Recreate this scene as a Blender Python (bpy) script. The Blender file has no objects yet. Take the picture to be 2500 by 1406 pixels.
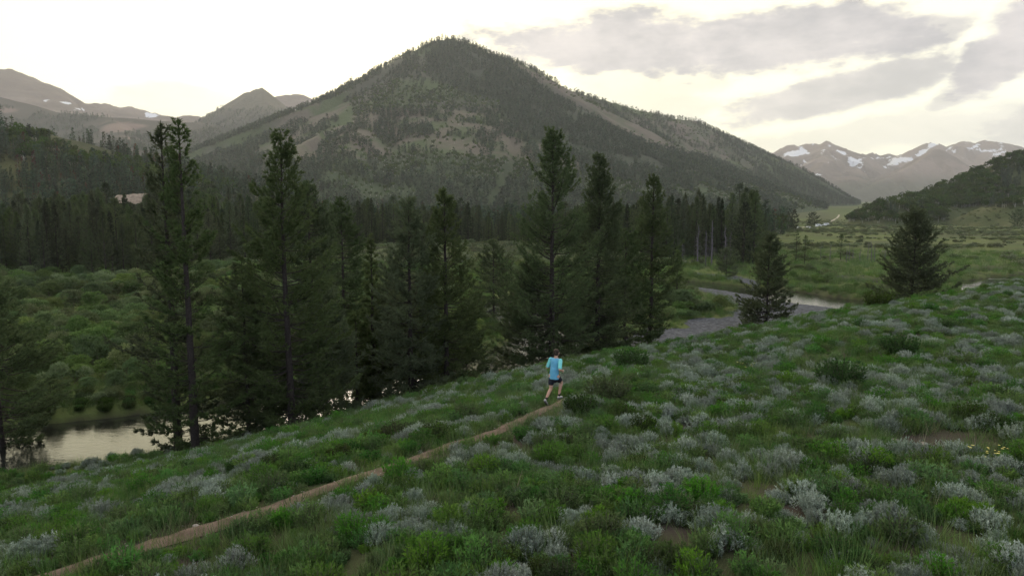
import bpy, math, random
import numpy as np
from mathutils import Vector, Matrix

# ------------------------------------------------------------------ camera, sky, sun, exposure
SC = bpy.context.scene
COL = SC.collection
F_PX, PITCH, CAM_Z = 1667.0, math.atan(183.0 / 1667.0), 14.0
cam_data = bpy.data.cameras.new('camera'); cam = bpy.data.objects.new('camera', cam_data); COL.objects.link(cam)
cam.location = (0, 0, CAM_Z); cam.rotation_euler = (math.pi / 2 - PITCH, 0, 0)
cam_data.sensor_width = 36; cam_data.lens = 36 * F_PX / 2500
cam_data.clip_start = 0.1; cam_data.clip_end = 40000
SC.camera = cam
SUN_AZ, SUN_EL = math.radians(-13.0), math.radians(16.0)     # azimuth from +Y towards +X
SC.view_settings.view_transform = 'Standard'; SC.view_settings.look = 'None'
SC.view_settings.gamma = 1.0; SC.view_settings.exposure = 0.75; SC.view_settings.use_curve_mapping = False
cy = SC.cycles
cy.max_bounces = 4; cy.diffuse_bounces = 3; cy.glossy_bounces = 2; cy.transmission_bounces = 3
cy.volume_bounces = 0; cy.transparent_max_bounces = 4
cy.use_adaptive_sampling = True; cy.adaptive_threshold = 0.02
cy.use_denoising = True; cy.denoiser = 'OPENIMAGEDENOISE'
cy.caustics_reflective = False; cy.caustics_refractive = False
cy.sample_clamp_indirect = 4.0


class NT:
    """small helper round a node tree"""
    def __init__(s, nt): s.nt = nt; s.n = nt.nodes; s.l = nt.links
    def node(s, typ, **kw):
        n = s.n.new(typ)
        for k, v in kw.items(): setattr(n, k, v)
        return n
    def put(s, sock, v):
        if hasattr(v, 'is_linked') or hasattr(v, 'links'): s.l.new(v, sock)
        else: sock.default_value = v
    def math(s, op, a, b=0.0, c=None, clamp=False):
        n = s.node('ShaderNodeMath', operation=op, use_clamp=clamp)
        s.put(n.inputs[0], a); s.put(n.inputs[1], b)
        if c is not None: s.put(n.inputs[2], c)
        return n.outputs[0]
    def noise(s, vec, scale, detail=4, rough=0.55, out='Fac', dist=0.0):
        n = s.node('ShaderNodeTexNoise')
        if vec is not None: s.l.new(vec, n.inputs['Vector'])
        n.inputs['Scale'].default_value = scale; n.inputs['Detail'].default_value = detail
        n.inputs['Roughness'].default_value = rough; n.inputs['Distortion'].default_value = dist
        return n.outputs[out]
    def mix(s, f, a, b, blend='MIX'):
        n = s.node('ShaderNodeMix', data_type='RGBA', blend_type=blend)
        s.put(n.inputs[0], f); s.put(n.inputs[6], a); s.put(n.inputs[7], b)
        return n.outputs[2]
    def smooth(s, v, lo, hi):
        n = s.node('ShaderNodeMapRange', interpolation_type='SMOOTHSTEP')
        s.put(n.inputs[0], v); n.inputs[1].default_value = lo; n.inputs[2].default_value = hi
        return n.outputs[0]


def px_dir(u, v):
    a, b = (u - 1250.0) / F_PX, (703.0 - v) / F_PX
    cp, sp = math.cos(PITCH), math.sin(PITCH)
    return np.array([a, cp + sp * b, -sp + cp * b])


def make_world():
    w = bpy.data.worlds.new('World'); SC.world = w; w.use_nodes = True
    t = NT(w.node_tree); t.n.clear()
    out = t.node('ShaderNodeOutputWorld'); bg = t.node('ShaderNodeBackground')
    sky = t.node('ShaderNodeTexSky', sky_type='NISHITA')
    sky.sun_disc = False; sky.sun_elevation = SUN_EL; sky.sun_rotation = SUN_AZ
    sky.altitude = 2700; sky.air_density = 1.0; sky.dust_density = 4.0; sky.ozone_density = 1.0
    tc = t.node('ShaderNodeTexCoord'); d = tc.outputs['Generated']
    sx = t.node('ShaderNodeSeparateXYZ'); t.l.new(d, sx.inputs[0])
    az = t.math('ARCTAN2', sx.outputs[0], sx.outputs[1])
    el = t.math('ARCSINE', sx.outputs[2])
    # ragged edges: noise squeezed towards the horizon as flat cloud bases are
    mp = t.node('ShaderNodeMapping'); mp.inputs['Scale'].default_value = (1, 1, 2.6); t.l.new(d, mp.inputs[0])
    n1 = t.noise(mp.outputs[0], 7.5, 8, 0.6); n2 = t.noise(mp.outputs[0], 26.0, 5, 0.6)
    nn = t.math('ADD', t.math('MULTIPLY', t.math('SUBTRACT', n1, 0.5), 2.4), t.math('MULTIPLY', t.math('SUBTRACT', n2, 0.5), 0.9))
    tot = None
    # soft cloud banks: centre, half size (pixels of the view), tilt, weight
    for (u, v, ru, rv, tilt, wgt) in ((1480, 112, 290, 62, 0, 1.0), (1860, 105, 330, 60, 0, 1.0), (2185, 90, 150, 34, -.08, .85),
                                      (1560, 195, 190, 40, 0, .45), (2475, 112, 130, 80, -.75, 1.0), (2540, 40, 120, 70, -.3, 1.0), (2000, 236, 240, 40, -.17, .9),
                                      (1600, 265, 140, 28, 0, .5), (2230, 318, 400, 40, -.06, .45), (450, 250, 170, 44, 0, .38),
                                      (2085, 28, 34, 12, 0, .75), (2395, 205, 120, 24, -.5, .7), (2680, 300, 300, 60, 0, .7)):
        a0 = math.atan2(*px_dir(u, v)[:2]); e0 = math.asin(px_dir(u, v)[2] / np.linalg.norm(px_dir(u, v)))
        ra, re = ru / F_PX * math.cos(a0) ** 2, rv / F_PX * math.cos(a0)
        da = t.math('SUBTRACT', az, a0); de = t.math('SUBTRACT', el, e0)
        de = t.math('ADD', de, t.math('MULTIPLY', da, tilt))
        da = t.math('DIVIDE', da, ra); de = t.math('DIVIDE', de, re)
        r = t.math('SQRT', t.math('ADD', t.math('MULTIPLY', da, da), t.math('MULTIPLY', de, de)))
        m = t.math('ADD', t.math('SUBTRACT', 1.34, r), nn)
        m = t.math('MULTIPLY', t.smooth(m, -0.08, 0.48), wgt)
        tot = m if tot is None else t.math('MAXIMUM', tot, m)
    # broken cloud over the rest of the sky, on a flat layer
    den = t.math('ADD', t.math('MAXIMUM', sx.outputs[2], 0.0), 0.10)
    cb = t.node('ShaderNodeCombineXYZ'); t.put(cb.inputs[0], t.math('DIVIDE', sx.outputs[0], den)); t.put(cb.inputs[1], t.math('DIVIDE', sx.outputs[1], den))
    nb = t.noise(cb.outputs[0], 1.1, 7, 0.58)
    rest = t.math('MULTIPLY', t.smooth(nb, 0.50, 0.72), t.smooth(el, 0.24, 0.42))
    tot = t.math('MAXIMUM', tot, t.math('MULTIPLY', rest, 0.8))
    # thin high cloud over everything: bright and warm round the sun, cool and dimmer away from it
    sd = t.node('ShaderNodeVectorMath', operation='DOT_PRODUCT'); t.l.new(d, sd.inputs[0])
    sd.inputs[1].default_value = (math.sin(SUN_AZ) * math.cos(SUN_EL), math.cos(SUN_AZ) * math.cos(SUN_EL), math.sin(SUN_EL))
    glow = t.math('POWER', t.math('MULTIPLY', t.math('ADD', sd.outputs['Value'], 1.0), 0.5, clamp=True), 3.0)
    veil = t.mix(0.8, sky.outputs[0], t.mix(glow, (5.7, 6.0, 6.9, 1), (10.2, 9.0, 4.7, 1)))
    shade = t.smooth(t.math('ADD', n1, t.math('MULTIPLY', n2, 0.4)), 0.45, 0.95)
    ccol = t.mix(shade, (4.6, 4.25, 4.2, 1), (2.5, 2.45, 2.65, 1))
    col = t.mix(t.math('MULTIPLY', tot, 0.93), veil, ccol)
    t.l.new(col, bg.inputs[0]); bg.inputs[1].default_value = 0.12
    t.l.new(bg.outputs[0], out.inputs[0])
make_world()
sun_d = bpy.data.lights.new('sun', 'SUN'); sun = bpy.data.objects.new('sun', sun_d); COL.objects.link(sun)
sun_d.energy = 0.8; sun_d.angle = math.radians(14); sun_d.color = (1.0, 0.86, 0.68)
sun.rotation_euler = Vector((math.sin(SUN_AZ) * math.cos(SUN_EL), math.cos(SUN_AZ) * math.cos(SUN_EL), math.sin(SUN_EL))).to_track_quat('Z', 'Y').to_euler()
sun.location = (-200, 2000, 900)


# ------------------------------------------------------------------ general helpers
def ray(u, v): d = px_dir(u, v); return d / d[1]
def at(u, v, depth): return np.array([0, 0, CAM_Z]) + ray(u, v) * depth
def on_z(u, v, z): r = ray(u, v); return np.array([0, 0, CAM_Z]) + r * ((z - CAM_Z) / r[2])
def project(x, y, z):
    x, y, z = np.asarray(x, float), np.asarray(y, float), np.asarray(z, float) - CAM_Z
    cp, sp = math.cos(PITCH), math.sin(PITCH)
    dep = np.maximum(y * cp - z * sp, 1e-3); up = y * sp + z * cp
    return 1250 + F_PX * x / dep, 703 - F_PX * up / dep

def tag(o, label=None, category=None, group=None, kind=None):
    if label: o['label'] = label
    if category: o['category'] = category
    if group: o['group'] = group
    if kind: o['kind'] = kind
    return o

_T = np.random.default_rng(5).random((512, 512))
def vnoise(x, y):
    xi = np.floor(x).astype(int); yi = np.floor(y).astype(int); fx = x - xi; fy = y - yi
    fx = fx * fx * (3 - 2 * fx); fy = fy * fy * (3 - 2 * fy)
    a = _T[xi & 511, yi & 511]; b = _T[(xi + 1) & 511, yi & 511]; c = _T[xi & 511, (yi + 1) & 511]; d = _T[(xi + 1) & 511, (yi + 1) & 511]
    return (a * (1 - fx) + b * fx) * (1 - fy) + (c * (1 - fx) + d * fx) * fy
def fbm(x, y, scale, oct=4, gain=0.5, off=0.0):
    x = np.asarray(x, float) / scale + off; y = np.asarray(y, float) / scale + off * 1.7
    s = 0; a = 1; t = 0
    for k in range(oct):
        s = s + a * vnoise(x * 2 ** k + 37 * k, y * 2 ** k + 91 * k); t += a; a *= gain
    return s / t
def sstep(x, a, b):
    t = np.clip((x - a) / (b - a), 0, 1); return t * t * (3 - 2 * t)
def in_poly(u, v, poly):
    r = np.zeros(np.shape(u), bool); n = len(poly)
    for i in range(n):
        x0, y0 = poly[i]; x1, y1 = poly[(i + 1) % n]
        c = (y0 > v) != (y1 > v)
        r ^= c & (u < (x1 - x0) * (v - y0) / ((y1 - y0) if y1 != y0 else 1e-9) + x0)
    return r

class MB:
    """collects triangles (with a material index and a tint per vertex) and builds one mesh"""
    def __init__(s): s.v = []; s.f = []; s.m = []; s.t = []; s.n = 0
    def add(s, V, F, mat=0, tint=0.5):
        V = np.asarray(V, np.float32).reshape(-1, 3); F = np.asarray(F, np.int32).reshape(-1, 3)
        s.v.append(V); s.f.append(F + s.n); s.m.append(np.full(len(F), mat, np.int32))
        s.t.append(np.broadcast_to(np.asarray(tint, np.float32), (len(V),)).copy()); s.n += len(V); return s
    def merge(s, o, mat=None):
        if not o.v: return s
        for V, F, M, T in zip(o.v, o.f, o.m, o.t):
            s.v.append(V); s.f.append(F + s.n - 0); s.m.append(M if mat is None else np.full_like(M, mat)); s.t.append(T)
        s.n += o.n; return s
    def mesh(s, name, mats, smooth=False):
        V = np.concatenate(s.v); F = np.concatenate(s.f); M = np.concatenate(s.m); T = np.concatenate(s.t)
        me = bpy.data.meshes.new(name)
        me.vertices.add(len(V)); me.vertices.foreach_set('co', V.ravel())
        me.loops.add(len(F) * 3); me.loops.foreach_set('vertex_index', F.ravel())
        me.polygons.add(len(F)); me.polygons.foreach_set('loop_start', np.arange(0, len(F) * 3, 3, dtype=np.int32))
        for m in mats: me.materials.append(m)
        me.polygons.foreach_set('material_index', M)
        me.polygons.foreach_set('use_smooth', np.full(len(F), smooth))
        a = me.attributes.new('tint', 'FLOAT', 'POINT'); a.data.foreach_set('value', T)
        me.update(calc_edges=True); return me
def grid_mesh(name, X, Y, Z, mat, keep=None, attrs=None, cols=None):
    ny, nx = X.shape
    V = np.stack([X, Y, Z], -1).reshape(-1, 3).astype(np.float32)
    i = np.arange(nx * ny).reshape(ny, nx)
    Q = np.stack([i[:-1, :-1], i[:-1, 1:], i[1:, 1:], i[1:, :-1]], -1).reshape(-1, 4)
    if keep is not None: Q = Q[(keep[:-1, :-1] | keep[1:, 1:]).ravel()]
    used = np.unique(Q); remap = np.zeros(len(V), np.int32); remap[used] = np.arange(len(used)); Q = remap[Q].astype(np.int32)
    me = bpy.data.meshes.new(name)
    me.vertices.add(len(used)); me.vertices.foreach_set('co', V[used].ravel())
    me.loops.add(len(Q) * 4); me.loops.foreach_set('vertex_index', Q.ravel())
    me.polygons.add(len(Q)); me.polygons.foreach_set('loop_start', np.arange(0, len(Q) * 4, 4, dtype=np.int32))
    me.polygons.foreach_set('use_smooth', np.full(len(Q), True)); me.materials.append(mat)
    for k, a in (attrs or {}).items():
        at_ = me.attributes.new(k, 'FLOAT', 'POINT'); at_.data.foreach_set('value', np.asarray(a, np.float32).ravel()[used])
    for k, c in (cols or {}).items():
        at_ = me.attributes.new(k, 'FLOAT_COLOR', 'POINT')
        c4 = np.concatenate([c.reshape(-1, 3), np.ones((c.reshape(-1, 3).shape[0], 1))], 1).astype(np.float32)[used]
        at_.data.foreach_set('color', c4.ravel())
    me.update(calc_edges=True); return me
def obj(name, me, parent=None, loc=None, rot=None, scale=None):
    o = bpy.data.objects.new(name, me); COL.objects.link(o)
    if parent is not None: o.parent = parent
    if loc is not None: o.location = [float(c) for c in loc]
    if rot is not None: o.rotation_euler = [float(c) for c in rot]
    if scale is not None: o.scale = (scale,) * 3 if np.isscalar(scale) else scale
    return o

def tube(path, rad, sides=5, cap=True):
    P = np.asarray(path, float); n = len(P); rad = np.broadcast_to(rad, (n,))
    T = np.gradient(P, axis=0); T /= np.linalg.norm(T, axis=1)[:, None] + 1e-9
    ref = np.where(np.abs(T[:, 2:3]) > .9, [[1., 0, 0]], [[0., 0, 1]])
    A = np.cross(T, ref); A /= np.linalg.norm(A, axis=1)[:, None] + 1e-9; B = np.cross(T, A)
    an = np.linspace(0, 2 * math.pi, sides, endpoint=False)
    V = P[:, None] + rad[:, None, None] * (A[:, None] * np.cos(an)[None, :, None] + B[:, None] * np.sin(an)[None, :, None])
    V = V.reshape(-1, 3); F = []
    for i in range(n - 1):
        for k in range(sides):
            a = i * sides + k; b = i * sides + (k + 1) % sides; F += [(a, b, b + sides), (a, b + sides, a + sides)]
    if cap:
        V = np.vstack([V, P[0], P[-1]])
        for k in range(sides): F += [(n * sides, (k + 1) % sides, k), (n * sides + 1, (n - 1) * sides + k, (n - 1) * sides + (k + 1) % sides)]
    return V, F
def tubes(P, R, sides=3):
    """many tubes at once: P (N,K,3), R (N,K)"""
    N, K, _ = P.shape
    T = np.gradient(P, axis=1); T /= np.linalg.norm(T, axis=2)[..., None] + 1e-9
    ref = np.where(np.abs(T[..., 2:3]) > .9, [1., 0, 0], [0., 0, 1])
    A = np.cross(T, ref); A /= np.linalg.norm(A, axis=2)[..., None] + 1e-9; B = np.cross(T, A)
    an = np.linspace(0, 2 * math.pi, sides, endpoint=False)
    V = P[:, :, None] + R[:, :, None, None] * (A[:, :, None] * np.cos(an)[:, None] + B[:, :, None] * np.sin(an)[:, None])
    F = []
    for i in range(K - 1):
        for k in range(sides):
            a = i * sides + k; b = i * sides + (k + 1) % sides; F += [(a, b, b + sides), (a, b + sides, a + sides)]
    F = np.array(F)[None] + (np.arange(N) * K * sides)[:, None, None]
    return V.reshape(-1, 3), F.reshape(-1, 3)
def norm(v): return v / (np.linalg.norm(v, axis=-1, keepdims=True) + 1e-9)
def blades(rng, P, D, n, length, width, spread, diamond=False, tint=None):
    """n thin leaves at every point P, fanned round the direction D"""
    N = len(P); P = np.repeat(P, n, 0); D = np.repeat(D, n, 0)
    d = norm(D + spread * rng.normal(size=P.shape)); s = norm(np.cross(d, rng.normal(size=P.shape)))
    L = length * rng.uniform(.6, 1.25, (len(P), 1)); W = width * rng.uniform(.7, 1.3, (len(P), 1)) * .5
    t = np.repeat(rng.random(N) if tint is None else tint, n) * .7 + rng.random(len(P)) * .3
    if diamond:
        V = np.stack([P, P + d * L * .45 + s * W, P + d * L, P + d * L * .45 - s * W], 1)
        i = np.arange(len(P))[:, None] * 4; F = np.concatenate([i + [0, 1, 2], i + [0, 2, 3]], 0)
        return V.reshape(-1, 3), F, np.repeat(t, 4)
    V = np.stack([P - s * W, P + s * W, P + d * L], 1)
    return V.reshape(-1, 3), np.arange(len(P) * 3).reshape(-1, 3), np.repeat(t, 3)


# ------------------------------------------------------------------ materials
def material(name):
    m = bpy.data.materials.new(name); m.use_nodes = True; t = NT(m.node_tree); t.n.clear()
    out = t.node('ShaderNodeOutputMaterial'); return m, t, out
def leaf_mat(name, dark, mid, light, trans=0.3, vary=0.35, rough=0.6, hue=0.03):
    m, t, out = material(name)
    a = t.node('ShaderNodeAttribute', attribute_name='tint'); oi = t.node('ShaderNodeObjectInfo')
    r = t.node('ShaderNodeValToRGB'); e = r.color_ramp.elements
    e[0].position = 0.05; e[0].color = (*dark, 1); e[1].position = 0.95; e[1].color = (*light, 1)
    k = r.color_ramp.elements.new(0.5); k.color = (*mid, 1)
    t.l.new(a.outputs['Fac'], r.inputs[0])
    hs = t.node('ShaderNodeHueSaturation'); t.l.new(r.outputs[0], hs.inputs['Color'])
    t.put(hs.inputs['Hue'], t.math('ADD', 0.5 - hue, t.math('MULTIPLY', oi.outputs['Random'], 2 * hue)))
    rv = t.math('FRACT', t.math('MULTIPLY', oi.outputs['Random'], 7.31))
    t.put(hs.inputs['Value'], t.math('ADD', 1 - vary, t.math('MULTIPLY', rv, 2 * vary)))
    rs = t.math('FRACT', t.math('MULTIPLY', oi.outputs['Random'], 3.77))
    t.put(hs.inputs['Saturation'], t.math('ADD', 0.78, t.math('MULTIPLY', rs, 0.4)))
    d = t.node('ShaderNodeBsdfDiffuse'); t.l.new(hs.outputs[0], d.inputs[0])
    tr = t.node('ShaderNodeBsdfTranslucent'); t.l.new(hs.outputs[0], tr.inputs[0])
    mx = t.node('ShaderNodeMixShader'); mx.inputs[0].default_value = trans
    t.l.new(d.outputs[0], mx.inputs[1]); t.l.new(tr.outputs[0], mx.inputs[2]); t.l.new(mx.outputs[0], out.inputs[0])
    return m
def plain_mat(name, c1, c2, scale=8.0, rough=0.85, bump=0.0, detail=5, coat=0.0):
    m, t, out = material(name)
    tc = t.node('ShaderNodeTexCoord'); n = t.noise(tc.outputs['Object'], scale, detail, 0.6)
    p = t.node('ShaderNodeBsdfPrincipled'); p.inputs['Roughness'].default_value = rough
    t.l.new(t.mix(t.smooth(n, 0.3, 0.7), (*c1, 1), (*c2, 1)), p.inputs['Base Color'])
    p.inputs['Specular IOR Level'].default_value = 0.25; p.inputs['Coat Weight'].default_value = coat
    if bump:
        b = t.node('ShaderNodeBump'); b.inputs['Strength'].default_value = bump; b.inputs['Distance'].default_value = 0.05
        t.l.new(n, b.inputs['Height']); t.l.new(b.outputs[0], p.inputs['Normal'])
    t.l.new(p.outputs[0], out.inputs[0]); return m
def terrain_mat(name, scale=0.02, amount=0.35, scale2=0.3, bump=0.4, dist=2.0, snow=False):
    """colour from the vertex colour (what grows or lies there), broken up by noise"""
    m, t, out = material(name)
    a = t.node('ShaderNodeAttribute', attribute_name='col'); tc = t.node('ShaderNodeTexCoord')
    n1 = t.noise(tc.outputs['Object'], scale, 8, 0.62); n2 = t.noise(tc.outputs['Object'], scale2, 6, 0.65)
    k = t.math('ADD', 1 - amount, t.math('MULTIPLY', t.math('ADD', t.math('MULTIPLY', n1, .5), t.math('MULTIPLY', n2, .5)), 2 * amount))
    g = t.node('ShaderNodeVectorMath', operation='SCALE'); t.l.new(a.outputs['Color'], g.inputs[0]); t.put(g.inputs['Scale'], k)
    c = g.outputs[0]
    p = t.node('ShaderNodeBsdfPrincipled'); p.inputs['Roughness'].default_value = 0.95; p.inputs['Specular IOR Level'].default_value = 0.1
    if snow:
        s = t.node('ShaderNodeAttribute', attribute_name='snow')
        mp = t.node('ShaderNodeMapping'); mp.inputs['Scale'].default_value = (1, .5, 1.6); t.l.new(tc.outputs['Object'], mp.inputs[0])
        ns = t.noise(mp.outputs[0], 0.006, 9, 0.68)
        f = t.smooth(t.math('ADD', s.outputs['Fac'], t.math('MULTIPLY', t.math('SUBTRACT', ns, 0.5), 2.6)), 0.50, 0.60)
        c = t.mix(f, c, (0.75, 0.76, 0.80, 1))
    t.l.new(c, p.inputs['Base Color'])
    b = t.node('ShaderNodeBump'); b.inputs['Strength'].default_value = bump; b.inputs['Distance'].default_value = dist
    t.l.new(n2, b.inputs['Height']); t.l.new(b.outputs[0], p.inputs['Normal'])
    t.l.new(p.outputs[0], out.inputs[0]); return m

M = {}
M['pine'] = leaf_mat('pine needles', (.054, .078, .036), (.090, .122, .056), (.138, .168, .082), .38, .18, hue=.012)
M['spruce'] = leaf_mat('spruce needles', (.042, .058, .034), (.070, .090, .052), (.108, .124, .068), .3, .38, hue=.03)
M['farpine'] = leaf_mat('distant conifer foliage', (.044, .070, .046), (.068, .096, .062), (.098, .124, .078), .28, .35, hue=.035)
M['deadred'] = leaf_mat('rust red needles', (.07, .03, .02), (.10, .045, .03), (.13, .065, .04), .15, .3)
M['aspen'] = leaf_mat('aspen leaves', (.045, .075, .02), (.065, .105, .03), (.09, .13, .04), .3, .3, hue=.02)
M['willow'] = leaf_mat('willow leaves', (.075, .115, .045), (.125, .175, .070), (.180, .230, .110), .35, .38, hue=.03)
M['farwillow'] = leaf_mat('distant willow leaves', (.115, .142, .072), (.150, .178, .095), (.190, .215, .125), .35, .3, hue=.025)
M['sage'] = leaf_mat('sagebrush leaves', (.160, .205, .160), (.275, .330, .270), (.45, .50, .43), .2, .28, hue=.02)
M['forb'] = leaf_mat('green herb leaves', (.052, .116, .028), (.088, .178, .044), (.140, .245, .064), .35, .28, hue=.025)
M['darkforb'] = leaf_mat('dark shrub leaves', (.03, .055, .018), (.05, .085, .025), (.075, .12, .035), .3, .25)
M['grass'] = leaf_mat('grass blades', (.066, .126, .036), (.104, .174, .056), (.175, .232, .092), .35, .28, hue=.025)
M['straw'] = leaf_mat('dry grass and dead stems', (.10, .085, .055), (.17, .145, .10), (.26, .23, .17), .2, .3)
M['bark'] = plain_mat('pine bark', (.022, .019, .017), (.048, .040, .036), 9, .95, .6)
M['greybark'] = plain_mat('weathered dead wood', (.085, .078, .088), (.155, .143, .156), 7, .95, .4)
M['palebark'] = plain_mat('aspen bark', (.35, .34, .30), (.5, .49, .44), 3, .9)
M['stem'] = plain_mat('woody stems', (.07, .055, .045), (.15, .125, .105), 14, .95)

# ------------------------------------------------------------------ the lie of the land
RIVER = np.array([(175, 172, 3), (120, 152, 3.5), (94, 134, 4), (80, 114, 4), (63, 99, 5.2), (50, 106, 6.2), (45.5, 118, 5.6), (40.5, 128, 5.2),
                  (32, 136, 4.8), (18, 137, 4), (4, 116, 4), (0, 96, 4), (4, 79, 4), (2, 65, 4.5), (-8, 54.5, 5), (-19, 45.5, 4.8),
                  (-29, 40.0, 5.0), (-43, 34.5, 6.5), (-65, 37, 6.5), (-95, 52, 6), (-160, 70, 6)], float)
def dense(poly, step):
    out = []
    P = np.asarray(poly, float); n = len(P)
    for i in range(n - 1):      # Catmull-Rom
        p0, p1, p2, p3 = P[max(i - 1, 0)], P[i], P[i + 1], P[min(i + 2, n - 1)]
        k = max(2, int(np.linalg.norm((p2 - p1)[:2]) / step))
        for t in np.linspace(0, 1, k, endpoint=False):
            out.append(.5 * (2 * p1 + (p2 - p0) * t + (2 * p0 - 5 * p1 + 4 * p2 - p3) * t * t + (3 * p1 - p0 - 3 * p2 + p3) * t ** 3))
    out.append(P[-1]); return np.array(out)
RIV = dense(RIVER, 1.5)
def near_line(x, y, L):
    """distance to a dense polyline and the index of its nearest point"""
    x = np.asarray(x, float); sh = x.shape; x = x.ravel(); y = np.asarray(y, float).ravel()
    d = np.empty(len(x)); ix = np.empty(len(x), int)
    for a in range(0, len(x), 20000):
        q = (x[a:a + 20000, None] - L[None, :, 0]) ** 2 + (y[a:a + 20000, None] - L[None, :, 1]) ** 2
        ix[a:a + 20000] = q.argmin(1); d[a:a + 20000] = np.sqrt(q.min(1))
    return d.reshape(sh), ix.reshape(sh)

_LK = [-40, -20, 3, 26, 59, 96, 140]
def hill_z(x, y, detail=True):
    x = np.asarray(x, float); y = np.asarray(y, float)
    dx, dy = x + 7.7, y - 11.7
    l = .74 * dx + .672 * dy; s = -.672 * dx + .74 * dy
    se = np.interp(l, _LK, [19, 19, 18, 13.5, 11.5, 6, 4]) + (fbm(x, y, 9, 3, off=3) - .5) * 2.0
    ze = np.interp(l, _LK, [2.2, 2.2, 3.0, 5.25, 5.05, 4.75, 4.7])
    q = np.clip(s / se, 0, 1)
    z = 7.8 + (ze - 7.8) * q ** 1.2
    z = np.where(s < 0, 7.8 - .055 * s, z)
    e = np.maximum(s - se, 0)
    z = z - .36 * e - .035 * e * e
    if detail: z = z + (fbm(x, y, 5, 4, off=1) - .5) * .5 + (fbm(x, y, 0.9, 3, off=7) - .5) * .10
    return np.maximum(z, -3)
def floor_rise(x, y):
    r = np.hypot(x, y); return .019 * np.maximum(r - 800, 0) * sstep(r, 800, 2000)
PONDS = []     # (x, y, rx, ry, angle)
def valley_z(x, y):
    x = np.asarray(x, float); y = np.asarray(y, float); r = np.hypot(x, y)
    z = .75 + (fbm(x, y, 22, 3, off=2) - .5) * .9 + (fbm(x, y, 3, 2, off=4) - .5) * .25 + floor_rise(x, y)
    m = (x > -175) & (x < 190) & (y > 20) & (y < 190)
    if m.any():
        d, i = near_line(x[m], y[m], RIV); w = RIV[i, 2] + (fbm(x[m], y[m], 6, 2, off=8) - .5) * 1.6
        tg = np.gradient(RIV[:, :2], axis=0)[i]; near_ = (tg[:, 0] * (y[m] - RIV[i, 1]) - tg[:, 1] * (x[m] - RIV[i, 0]) > 0) & (x[m] > 16) & (x[m] < 66) & (y[m] > 66) & (y[m] < 142)
        z[m] = np.where(near_, np.minimum(z[m], .10 + .012 * np.maximum(d - w, 0)), z[m])      # the low gravel shore inside the bend
        z[m] = np.where(True, z[m] * sstep(d, w - .4, w + 1.4) + (-.9) * (1 - sstep(d, w - .8, w + .4)), 0)
    for (px, py, rx, ry, an) in PONDS:
        ca, sa = math.cos(an), math.sin(an); X = ((x - px) * ca + (y - py) * sa) / rx; Y = (-(x - px) * sa + (y - py) * ca) / ry
        k = np.sqrt(X * X + Y * Y) + (fbm(x, y, 7, 3, off=5) - .5) * .9
        z = z * sstep(k, .95, 1.35) - .6 * (1 - sstep(k, .8, 1.0))
    return z
for (u, v, rx, ry, an) in ((2440, 661, 26, 4.5, -.05), (2165, 694, 8, 5.5, .2), (2370, 690, 20, 4.0, .1), (2245, 712, 14, 3.0, .1), (2440, 676, 8, 2.2, 0)):
    p = on_z(u, v, 0); PONDS.append((p[0], p[1], rx, ry, an))

class Mountain:
    """crest lines fall away on both sides; gullies follow the fall line"""
    def __init__(s, crests, k, concave, gully, rough, seed, glen=180.0, jag=8.0):
        s.k, s.c, s.g, s.r, s.seed, s.glen = k, concave, gully, rough, seed, glen
        pts = []
        for c in crests:
            P = np.array([at(u, v, d) for (u, v, d) in c]); q = np.concatenate([[0], np.cumsum(np.linalg.norm(np.diff(P[:, :2], axis=0), axis=1))]); qq = np.arange(0, q[-1], 20.0)
            D = np.stack([np.interp(qq, q, P[:, k_]) for k_ in range(3)], 1); D[:, 2] += (fbm(qq, qq * 0 + 3.3, 90.0, 4, .6, off=seed) - .5) * jag
            t = np.concatenate([[0], np.cumsum(np.linalg.norm(np.diff(D[:, :2], axis=0), axis=1))]) + 5000 * len(pts)
            pts.append(np.column_stack([D, t]))
        s.P = np.concatenate(pts)
    def z(s, x, y):
        x = np.asarray(x, float); sh = x.shape; x = x.ravel(); y = np.asarray(y, float).ravel(); out = np.empty(len(x)); s_d = np.empty(len(x)); s_t = np.empty(len(x))
        wx = (fbm(x, y, 420, 4, off=s.seed) - .5) * 2; wy = (fbm(x, y, 420, 4, off=s.seed + 40) - .5) * 2
        for a in range(0, len(x), 20000):
            b = slice(a, a + 20000)
            d = np.hypot(x[b, None] - s.P[None, :, 0], y[b, None] - s.P[None, :, 1])
            h = s.P[None, :, 2] - s.k * d * (1 - s.c * np.minimum(d / 1500, 1))
            i = h.argmax(1); r = np.arange(len(i)); out[b] = h[r, i]; s_d[b] = d[r, i]; s_t[b] = s.P[i, 3]
        f = np.minimum(s_d / 260, 1)
        gl = (fbm(s_t + wx * 60, s_d * .12 + wy * 40, s.glen, 3, off=s.seed + 9) - .5) * 2
        z = out + f * (s.g * gl + s.r * wx) + np.minimum(s_d / 60, 1) * (fbm(x, y, 60, 4, off=s.seed + 3) - .5) * s.r * .5
        s.gl = gl.reshape(sh); s.dist = s_d.reshape(sh)
        return z.reshape(sh)
    def build(s, name, x0, x1, y0, y1, step, mat, color, snow=None, base=None):
        X, Y = np.meshgrid(np.arange(x0, x1 + step, step), np.arange(y0, y1 + step, step))
        Z = s.z(X, Y); gl = s.gl; fl = floor_rise(X, Y)
        keep = Z > fl - 25
        cols = {'col': color(X, Y, Z, gl)}; attrs = {'snow': snow(X, Y, Z)} if snow else None
        return tag(obj(name, grid_mesh(name, X, Y, np.maximum(Z, fl - 40), mat, keep, attrs, cols)), kind='structure')

def lerp3(a, b, f): return np.asarray(a) * (1 - f[..., None]) + np.asarray(b) * f[..., None]

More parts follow.
